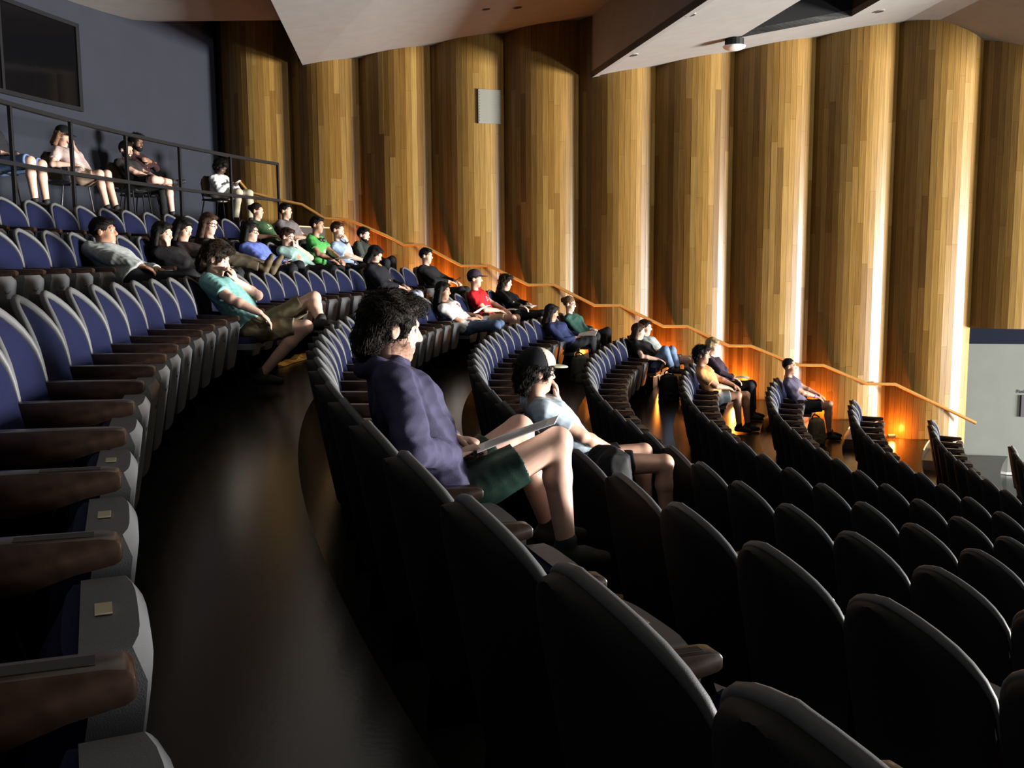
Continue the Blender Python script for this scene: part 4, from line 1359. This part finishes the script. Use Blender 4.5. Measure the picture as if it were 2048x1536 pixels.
# -- same row as the teal man
c = person('young man in black jacket over orange shirt, head bowed', 'A', 0.2128, 1.112, yaw=-6, pitch=26, skin='light', hair=('bob', BLK), top=('jacket', (0.010, 0.010, 0.014)), bottom=('long', (0.30, 0.33, 0.42)), rh=(0.10, -0.08, 0.66), lh=(0.13, 0.08, 0.66), extras=(overshirt_panel((0.62, 0.27, 0.07)),), hs=0.98)
c = person('young man in black sweater sitting upright against the timber wall', 'A', 0.3094, 1.100, yaw=0, pitch=4, skin='light', hair=('short', BLK), top=('long', (0.008, 0.008, 0.009)), bottom=('long', (0.012, 0.012, 0.014)), rh=(0.16, -0.1, 0.68), lh=(0.2, 0.06, 0.68))
o = obj('phone', MB().box(-0.07, 0.07, -0.036, 0.036, -0.004, 0.004).mesh('phone', bevel=0.003), M_BLACKPLASTIC, None, Matrix.Translation(Vector(c['base'])) @ Matrix.Rotation(-c['a'], 4, 'Z') @ Vector((0.27, -0.02, 0.715)), (0, -0.5, -c['a']))
tag(o, 'dark phone held by the man in black sweater', 'phone')

# -- row of the navy-jacket man, far end
c = person('woman with long black hair in white tee and blue jeans, slouching', 'B', 0.1879, 1.003, yaw=-4, pitch=6, skin='tan', hair=('long', BLK), top=('tee', (0.62, 0.60, 0.57)), bottom=('long', (0.055, 0.085, 0.15)), female=True, rh=(0.14, -0.09, 0.62), lh=(0.10, 0.1, 0.66), extras=(emblem([(0, 0, 0.04, 0.012), (0.01, -0.03, 0.03, 0.01)], (0.35, 0.1, 0.12)),))
sheet('paper_program', 'white programme in the lap of the woman in white tee', c, [(0.15, -0.16, 0.70), (0.33, -0.16, 0.80), (0.36, 0.0, 0.80), (0.18, 0.0, 0.70)], group='paper programmes')
c = person('man in red tee and dark baseball cap', 'B', 0.2674, 1.131, yaw=4, pitch=2, skin='light', hair=('short', DBR), top=('tee', (0.45, 0.012, 0.018)), bottom=('shorts', (0.40, 0.30, 0.19), 0.7), rh=(0.10, -0.12, 0.65), lh=(0.14, 0.08, 0.65), extras=(cap((0.035, 0.025, 0.04)), emblem([(0, 0.02, 0.028, 0.006), (0, -0.005, 0.034, 0.006), (0, -0.035, 0.05, 0.008)], (0.7, 0.68, 0.66))))
sheet('paper_program', 'white programme on the lap of the red-shirt man', c, [(0.17, -0.15, 0.655), (0.37, -0.15, 0.66), (0.37, 0.02, 0.665), (0.17, 0.02, 0.66)], group='paper programmes')
c = person('woman with long curly dark hair in black top', 'B', 0.3409, 1.039, yaw=-4, pitch=10, skin='fair', hair=('curlylong', DBR), top=('long', (0.008, 0.008, 0.009)), bottom=('long', (0.012, 0.012, 0.014)), female=True, rh=(0.16, -0.1, 0.66), lh=(0.2, 0.08, 0.70))
sheet('paper_program', 'white programme held by the curly-haired woman in black', c, [(0.16, -0.2, 0.67), (0.36, -0.2, 0.66), (0.38, -0.02, 0.67), (0.18, -0.02, 0.68)], group='paper programmes')

# -- row of the two-tone-cap man, far end
c = person('person with long straight black hair in navy sweatshirt, face turned away', 'C', 0.2774, 0.997, yaw=28, pitch=12, skin='tan', hair=('long', BLK), top=('long', (0.020, 0.028, 0.085)), bottom=('long', (0.010, 0.010, 0.012)), female=True, rh=(0.12, -0.15, 0.62), lh=(0.18, 0.06, 0.64), rk=(0.36, -0.08, 0.60), lk=(0.38, 0.1, 0.62))
sheet('paper_program', 'large white programme held by the long-haired person in navy', c, [(0.16, -0.18, 0.645), (0.44, -0.24, 0.66), (0.44, -0.05, 0.72), (0.16, -0.08, 0.68)], group='paper programmes')
c = person('person with light brown hair in a bun and green jacket', 'C', 0.3332, 1.077, yaw=-2, pitch=8, skin='fair', hair=('bun', (0.13, 0.075, 0.035)), top=('long', (0.035, 0.095, 0.075)), bottom=('long', (0.010, 0.010, 0.012)), female=True, rh=(0.08, -0.06, 0.66), lh=(0.10, 0.06, 0.66), extras=(glasses(),), rk=(0.3, -0.1, 0.6), lk=(0.32, 0.1, 0.62))

# -- the leaning couple
c = person('woman in black tee leaning on the man in grey tee', 'D', 0.3311, 1.007, yaw=6, pitch=6, tilt=-10, skin='fair', hair=('bob', (0.03, 0.015, 0.01)), top=('tee', (0.009, 0.009, 0.010)), bottom=('long', (0.13, 0.19, 0.30)), female=True, rh=(0.12, -0.12, 0.60), lh=(0.1, 0.2, 0.72), rk=(0.22, -0.08, 0.74), rf=(0.33, -0.06, 0.46), lk=(0.30, 0.1, 0.72), lf=(0.40, 0.06, 0.44), rtoe=(1, -0.1, 0), ltoe=(1, -0.1, 0))
c = person('man in pale tie-dye tee and khaki shorts beside the leaning woman', 'D', 0.3569, 1.039, yaw=-2, pitch=4, skin='fair', hair=('short', DBR), top=('tee', (0.30, 0.34, 0.33)), bottom=('shorts', (0.26, 0.22, 0.15), 0.72), rh=(0.16, -0.1, 0.66), lh=(0.16, 0.14, 0.65), extras=(emblem([(0.0, 0.0, 0.05, 0.012), (0.02, -0.04, 0.04, 0.015), (-0.02, -0.08, 0.05, 0.012)], (0.6, 0.6, 0.6)),))

# -- row of the orange-shirt man
c = person('man with black hair in orange tee and acid-washed shorts', 'E', 0.2554, 1.119, yaw=-4, pitch=2, skin='tan', hair=('fluffy', BLK), top=('tee', (0.58, 0.28, 0.10)), bottom=('shorts', (0.24, 0.27, 0.29), 0.66), rh=(0.12, -0.12, 0.645), lh=(0.2, 0.02, 0.665), rpole=(-0.2, -1, -0.3), rk=(0.26, -0.13, 0.54))
c = person('woman with blond hair and plaid shirt resting face on hand', 'E', 0.3387, 1.123, yaw=-14, pitch=12, skin='fair', hair=('bob', (0.28, 0.20, 0.11)), top=('long', (0.035, 0.022, 0.035)), bottom=('long', (0.012, 0.012, 0.016)), female=True, rh=(0.14, -0.1, 0.65), lh=('h', 0.09, 0.04, -0.17), lpole=(0.4, 0.2, -1), lhd=(-0.2, -0.1, 1.0), lcurl=0.8)
sheet('paper_program', 'white programme on the lap of the blond woman', c, [(0.14, -0.12, 0.665), (0.34, -0.12, 0.66), (0.34, 0.06, 0.665), (0.14, 0.06, 0.67)], group='paper programmes')

# -- the lone man
c = person('lone man with cropped hair in purple-grey tee and dark shorts', 'F', 0.3586, 1.128, yaw=-2, pitch=2, skin='tan', hair=('buzz', BLK), top=('tee', (0.085, 0.075, 0.115)), bottom=('shorts', (0.014, 0.012, 0.014), 0.78), rh=(0.18, -0.10, 0.65), lh=(0.22, 0.06, 0.65), extras=(watch(-1, (0.35, 0.1, 0.3), 0.03),))

# -- row of the grey-hoodie man
c = person('man with black hair slouching in grey zip hoodie', 'Z', -0.0335, 0.931, yaw=0, pitch=-4, skin='tan', hair=('short', BLK), top=('hoodie', (0.33, 0.35, 0.34)), bottom=('long', (0.010, 0.010, 0.012)), hr=0.27, rh=(0.25, -0.12, 0.60), lh=(0.24, 0.08, 0.60), rpole=(-0.2, -1, -0.2), hip=(0.12, 0, 0.49), extras=(overshirt_panel((0.03, 0.03, 0.035), 0.03),))
c = person('woman with long black hair in dark top holding hand to her nose', 'Z', 0.0288, 0.949, yaw=-12, pitch=8, skin='light', hair=('long', BLK), top=('long', (0.010, 0.009, 0.010)), bottom=('long', (0.012, 0.012, 0.014)), female=True, rh=('h', 0.11, -0.035, -0.16), rpole=(0.8, -0.7, -0.7), rhd=(-0.1, 0.1, 1.0), rcurl=0.6, lh=(0.16, 0.1, 0.62))
c = person('woman with long dark hair looking down, khaki legs stretched onto the seat in front', 'Z', 0.0538, 1.017, yaw=-16, pitch=20, skin='light', hair=('long', BLK), top=('long', (0.018, 0.011, 0.010)), bottom=('long', (0.10, 0.08, 0.05)), shoe=(0.10, 0.075, 0.04), female=True, rh=(0.12, -0.05, 0.68), lh=(0.14, 0.08, 0.68), rk=(0.28, -0.08, 0.70), lk=(0.30, 0.1, 0.71), rf=(0.66, -0.05, 0.60), lf=(0.70, 0.12, 0.60), rtoe=(0.45, -0.1, 0.9), ltoe=(0.5, 0.1, 0.9))
c = person('woman with long brown hair and glasses in dark brown top', 'Z', 0.0869, 1.097, yaw=-14, pitch=12, skin='fair', hair=('long', (0.045, 0.025, 0.014)), top=('long', (0.022, 0.017, 0.015)), bottom=('long', (0.012, 0.012, 0.014)), female=True, rh=(0.08, -0.08, 0.66), lh=(0.10, 0.1, 0.66), extras=(glasses(),))
c = person('person with black hair and glasses in bright blue hooded sweatshirt', 'Z', 0.1415, 1.037, yaw=-2, pitch=2, skin='light', hair=('bob', BLK), top=('hoodie', (0.12, 0.17, 0.50)), bottom=('long', (0.010, 0.010, 0.013)), rh=(0.18, -0.12, 0.62), lh=(0.2, 0.06, 0.64), rpole=(-0.2, -1, -0.2), rk=(0.34, -0.12, 0.56), lk=(0.36, 0.1, 0.6), extras=(glasses(),))
sheet('paper_program', 'white programme on the lap of the person in blue sweatshirt', c, [(0.10, -0.14, 0.665), (0.30, -0.14, 0.67), (0.30, 0.0, 0.68), (0.10, 0.0, 0.675)], group='paper programmes')
c = person('young man with glasses in mint tee, hands clasped before his mouth', 'Z', 0.1941, 0.997, yaw=-4, pitch=10, skin='fair', hair=('short', (0.035, 0.018, 0.012)), top=('tee', (0.27, 0.42, 0.38)), bottom=('long', (0.010, 0.010, 0.013)), rh=('h', 0.14, -0.02, -0.13), lh=('h', 0.15, 0.05, -0.11), rpole=(0.5, -0.8, -0.9), lpole=(0.5, 0.8, -0.9), rhd=(0.0, 0.2, 1.0), lhd=(0.0, -0.3, 1.0), rcurl=0.9, lcurl=0.9, extras=(glasses(), watch(-1)))
c = person('man with short dark hair in green tee with headphones round his neck', 'Z', 0.2396, 1.198, yaw=-4, pitch=4, skin='tan', hair=('short', BLK), top=('tee', (0.06, 0.27, 0.06)), bottom=('long', (0.010, 0.010, 0.013)), rh=(0.10, -0.12, 0.66), lh=(0.14, 0.08, 0.67), extras=(headphones, emblem([(0.02, 0.0, 0.012, 0.025), (-0.012, 0.0, 0.008, 0.02), (0.04, -0.005, 0.008, 0.02), (0.015, -0.05, 0.03, 0.008)], (0.72, 0.75, 0.70), 0.56)))
sheet('paper_program', 'open white programme on the lap of the green-shirt man', c, [(0.08, -0.22, 0.665), (0.38, -0.24, 0.68), (0.38, 0.0, 0.70), (0.08, 0.02, 0.69)], group='paper programmes', bend=0.03)
c = person('man with brown hair in light blue tee touching his chin', 'Z', 0.2710, 1.142, yaw=-6, pitch=6, skin='fair', hair=('short', (0.05, 0.024, 0.012)), top=('tee', (0.30, 0.40, 0.56)), bottom=('long', (0.010, 0.010, 0.013)), rh=(0.16, -0.10, 0.65), lh=('h', 0.16, 0.03, -0.15), lpole=(0.4, 0.2, -1), lhd=(-0.35, -0.2, 1.0), lcurl=0.9, extras=(watch(1),))
c = person('bearded man in dark grey-green zip jacket at the row end', 'Z', 0.3120, 1.083, yaw=-6, pitch=6, skin='fair', hair=('short', BLK), top=('jacket', (0.050, 0.060, 0.052)), bottom=('long', (0.010, 0.010, 0.012)), rh=(0.10, -0.1, 0.65), lh=(0.14, 0.1, 0.65), extras=('beard',), rk=(0.28, -0.1, 0.62), lk=(0.30, 0.1, 0.66))

# -- topmost row
c = person('woman with dark tied hair in dark green printed tee', 'Y', 0.2520, 1.061, yaw=-2, pitch=4, skin='light', hair=('bun', DBR), top=('tee', (0.040, 0.085, 0.035)), bottom=('long', (0.02, 0.018, 0.015)), female=True, rh=(0.08, -0.1, 0.66), lh=(0.1, 0.1, 0.66), extras=(emblem([(0.0, 0.0, 0.03, 0.02), (0.03, -0.05, 0.02, 0.012), (-0.03, -0.06, 0.02, 0.01)], (0.35, 0.42, 0.3)),))
c = person('man with short black hair in grey collared shirt', 'Y', 0.2897, 1.101, yaw=-2, pitch=2, skin='light', hair=('short', BLK), top=('polo', (0.14, 0.125, 0.125)), bottom=('long', (0.02, 0.02, 0.022)), rh=(0.1, -0.1, 0.66), lh=(0.12, 0.1, 0.66))

# ------------------------------------------------------------------ back platform: chairs and sitters
def stacking_chair(a, R, label, metal=M_BLACKMETAL, arms=False):
    ch = empty('stacking_chair', arc_pt(R, a, PLAT_Z), -a)
    tag(ch, label, 'chair', 'black chairs on the back platform')
    V, F = grid_solid([-0.45, -0.3, -0.1, -0.02, 0.0], 8, lambda z: 0.22 - 0.02 * max(0, (z + 0.1) / 0.1), lambda y, z, s: 0.455 - 0.015 * (1 - s ** 2), lambda y, z, s: 0.425)
    obj('seat', MB().add([(v[2], v[1], v[0]) for v in V], F).mesh('seat', smooth=True), M_BLACKPLASTIC, ch)
    V, F = grid_solid([0.50, 0.56, 0.64, 0.72, 0.79, 0.84, 0.86], 8, lambda z: 0.215 * (1 - max(0, (z - 0.68) / 0.18) ** 2.4 * 0.75), lambda y, z, s: -0.44 - 0.2 * (z - 0.5) + 0.04 * s * s, lambda y, z, s: -0.465 - 0.2 * (z - 0.5) + 0.04 * s * s)
    obj('backrest', MB().add(V, F).mesh('backrest', smooth=True), M_BLACKPLASTIC, ch)
    for s in (-1, 1):
        obj('leg', MB().tube([(-0.05, s * 0.2, 0.43), (0.0, s * 0.23, 0.0)], 0.012, 8).mesh('leg', smooth=True), metal, ch)
        obj('leg', MB().tube([(-0.47, s * 0.2, 0.58), (-0.42, s * 0.2, 0.43), (-0.5, s * 0.23, 0.0)], 0.012, 8).mesh('leg', smooth=True), metal, ch)
        if arms: obj('armrest', MB().tube([(-0.45, s * 0.25, 0.64), (-0.05, s * 0.25, 0.64), (-0.03, s * 0.25, 0.43)], 0.014, 8).mesh('armrest', smooth=True), metal, ch)
stacking_chair(0.0829, 25.85, 'black chair under the person in denim shorts')
stacking_chair(0.1452, 25.85, 'black chair with chrome legs under the person in pink', M_CHROME, True)
stacking_chair(0.2032, 25.85, 'black chair under the bearded man behind the railing')
stacking_chair(0.2431, 26.35, 'black chair under the man with folded arms')
stacking_chair(0.3010, 25.85, 'black chair under the man in white sweatshirt')
c = person('person at the left edge in frayed blue denim shorts', 'P', 0.0829, 1.135, skin='fair', hair=('long', DBR), top=('long', (0.012, 0.012, 0.014)), bottom=('shorts', (0.10, 0.16, 0.30), 0.95), rh=(0.0, -0.12, 0.66), lh=(0.05, 0.1, 0.66), hip=(-0.12, 0, 0.53), rk=(0.34, -0.14, 0.56), lk=(0.34, 0.1, 0.54))
c = person('person in pale pink tee and black cap leaning on raised hand', 'P', 0.1452, 1.058, yaw=-4, pitch=18, skin='fair', hair=('bob', (0.16, 0.09, 0.05)), top=('tee', (0.52, 0.40, 0.37)), bottom=('shorts', (0.30, 0.22, 0.15), 0.7), female=True, rh=(0.02, -0.24, 0.66), lh=('h', 0.15, 0.05, -0.09), lpole=(0.4, 0.1, -1), lhd=(-0.1, -0.2, 1.0), lcurl=0.5, rk=(0.28, -0.07, 0.55), lk=(0.30, 0.08, 0.56), rf=(0.36, -0.06, 0.1), lf=(0.42, 0.06, 0.1), extras=(cap((0.010, 0.010, 0.011)),))
c = person('bearded man in dark grey tee with ankle crossed over knee behind the railing', 'P', 0.2032, 1.031, yaw=-14, pitch=8, skin='fair', hair=('short', (0.02, 0.012, 0.008)), top=('tee', (0.030, 0.027, 0.026)), bottom=('shorts', (0.011, 0.011, 0.012), 0.85), rh=(0.20, -0.08, 0.60), lh=(0.26, 0.02, 0.60), rpole=(-0.1, -1, -0.2), hip=(-0.10, 0, 0.53), rk=(0.30, -0.20, 0.58), rf=(0.42, 0.12, 0.56), lk=(0.34, 0.14, 0.55), rtoe=(0.8, 0.4, 0.2), extras=('beard',))
c = person('man with black hair in maroon top with folded arms by the slate wall', 'P', 0.2431, 1.270, yaw=-6, pitch=6, skin='brown', hair=('fluffy', BLK), top=('long', (0.028, 0.010, 0.012)), bottom=('long', (0.012, 0.012, 0.014)), chair=26.35, rh=(-0.02, 0.06, 0.93), lh=(0.0, -0.04, 0.97), rpole=(0.3, -1, -0.7), lpole=(0.3, 1, -0.7), rhd=(0.0, 1, 0.1), lhd=(0.0, -1, 0.1), hip=(-0.2, 0, 0.55), extras=('beard',))
c = person('man in white printed sweatshirt bowing over a phone by the timber wall', 'P', 0.3010, 0.995, yaw=0, pitch=34, skin='dark', hair=('fluffy', BLK), top=('hoodie', (0.62, 0.62, 0.63)), bottom=('long', (0.42, 0.38, 0.28)), hr=0.20, rh=(0.02, -0.06, 0.70), lh=(0.04, 0.06, 0.70), hip=(-0.22, 0, 0.53), rcurl=0.9, lcurl=0.9, rk=(0.22, -0.14, 0.55), lk=(0.24, 0.16, 0.55), rf=(0.14, -0.14, 0.1), lf=(0.26, 0.16, 0.1), extras=(emblem([(-0.11, -0.12, 0.012, 0.03), (-0.085, -0.13, 0.008, 0.02), (-0.06, -0.12, 0.01, 0.025), (0.03, 0.02, 0.004, 0.05)], (0.03, 0.03, 0.035), 0.5),))
o = obj('phone', MB().box(-0.07, 0.07, -0.036, 0.036, -0.004, 0.004).mesh('phone', bevel=0.003), M_WHITEPAINT, None, Matrix.Translation(Vector(c['base'])) @ Matrix.Rotation(-c['a'], 4, 'Z') @ Vector((0.11, 0.0, 0.73)), (0, -0.5, -c['a']))
tag(o, 'pale phone held by the man in white sweatshirt', 'phone')

# ------------------------------------------------------------------ bags
def bag(name, label, loc, rz, r, col, strap=True, mark=False, sq=False):
    b = empty(name, loc, rz)
    tag(b, label, 'bag')
    f = Field((-r[0] - 0.08, -r[1] - 0.08, -0.05), (r[0] + 0.1, r[1] + 0.08, 2 * r[2] + 0.12), 0.009)
    rr = min(r[0], r[1]) * 0.5
    for sx in (-1, 1):
        for sy in (-1, 1):
            f.cone((sx * (r[0] - rr), sy * (r[1] - rr), rr * 0.5), (sx * (r[0] - rr) * 0.75, sy * (r[1] - rr) * 0.72, 2 * r[2] - rr), rr, rr * 0.9, 0.10)
    f.ell((0, 0, r[2]), (r[0] * 0.85, r[1] * 0.85, r[2] * 0.95), None, 0.06)
    f.cone((r[0] * 0.8, -r[1] * 0.45, r[2] * 0.55), (r[0] * 0.8, r[1] * 0.45, r[2] * 0.55), 0.05, 0.05, 0.03)
    f.folds(0.008, 0.14, 11)
    f.plane((0, 0, 0.0), (0, 0, -1))
    obj('bag_body', f.mesh('bag_body', cloth_mat(col, 0.7)), None, b)
    if strap:
        obj('strap', MB().tube([(r[0] * 0.5 * math.cos(t), r[1] * 0.5 * math.sin(t), 2 * r[2] - 0.01 + 0.06 * math.sin(t)) for t in [math.pi * i / 10 for i in range(11)]], 0.01, 8).mesh('strap', smooth=True), cloth_mat((0.02, 0.02, 0.022)), b)
    if mark:
        mb = MB()
        for y0, y1, z0, z1 in ((-0.05, -0.015, 0.13, 0.155), (-0.01, 0.04, 0.135, 0.16), (-0.03, 0.02, 0.165, 0.18)):
            mb.box(-r[0] * 0.96, -r[0] * 0.96 + 0.012, y0, y1, z0, z1)
        obj('emblem', mb.mesh('emblem'), M_PAPER, b, rot=(0, 0, 0.5))
    return b
bag('bag', 'black round bag with white marks sitting between the two nearest men', (*arc_pt(row_R('C') + 0.16, -0.238)[:2], ROWZ['C'] + 0.46), 0.3, (0.10, 0.15, 0.19), (0.010, 0.010, 0.011), False, True)
bag('tote_bag', 'grey tote bag on floor below the long-haired person in navy', (*arc_pt(row_R('C') - 0.28, 0.256)[:2], ROWZ['C']), 0.3, (0.12, 0.16, 0.19), (0.10, 0.105, 0.085))
bag('backpack', 'black backpack on floor before the leaning couple', (*arc_pt(row_R('D') - 0.34, 0.300)[:2], ROWZ['D']), 0.1, (0.14, 0.18, 0.2), (0.010, 0.010, 0.011))
bag('backpack', 'tan and black backpack at the feet of the lone man', (*arc_pt(row_R('F') - 0.2, 0.335)[:2], ROWZ['F']), 0.1, (0.12, 0.14, 0.19), (0.16, 0.13, 0.07))

M_GOLD = mat('lit_floor_gold', (0.85, 0.55, 0.12), 0.35, metal=0.7)  # crinkled golden strip added to imitate a lit, reflecting stretch of floor
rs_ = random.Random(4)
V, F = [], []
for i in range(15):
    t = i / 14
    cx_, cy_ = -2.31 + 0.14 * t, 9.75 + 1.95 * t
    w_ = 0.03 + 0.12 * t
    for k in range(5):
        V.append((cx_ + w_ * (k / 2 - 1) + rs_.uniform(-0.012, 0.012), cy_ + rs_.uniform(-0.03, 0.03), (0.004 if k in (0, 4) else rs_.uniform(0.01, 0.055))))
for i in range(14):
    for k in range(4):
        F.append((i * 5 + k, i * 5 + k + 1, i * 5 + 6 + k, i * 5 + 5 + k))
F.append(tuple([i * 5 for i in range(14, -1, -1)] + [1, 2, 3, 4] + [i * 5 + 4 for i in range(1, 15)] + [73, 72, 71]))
ys_ = obj('lit_floor_strip', MB().add(V, F).mesh('lit_floor_strip'), M_GOLD)
tag(ys_, 'added golden strip imitating lit floor below the teal-shirt man', 'light patch')
PEOPLE_SEATS.setdefault('C', set()).add(seat_of('C', -0.238)[0])
build_seats(PEOPLE_SEATS)
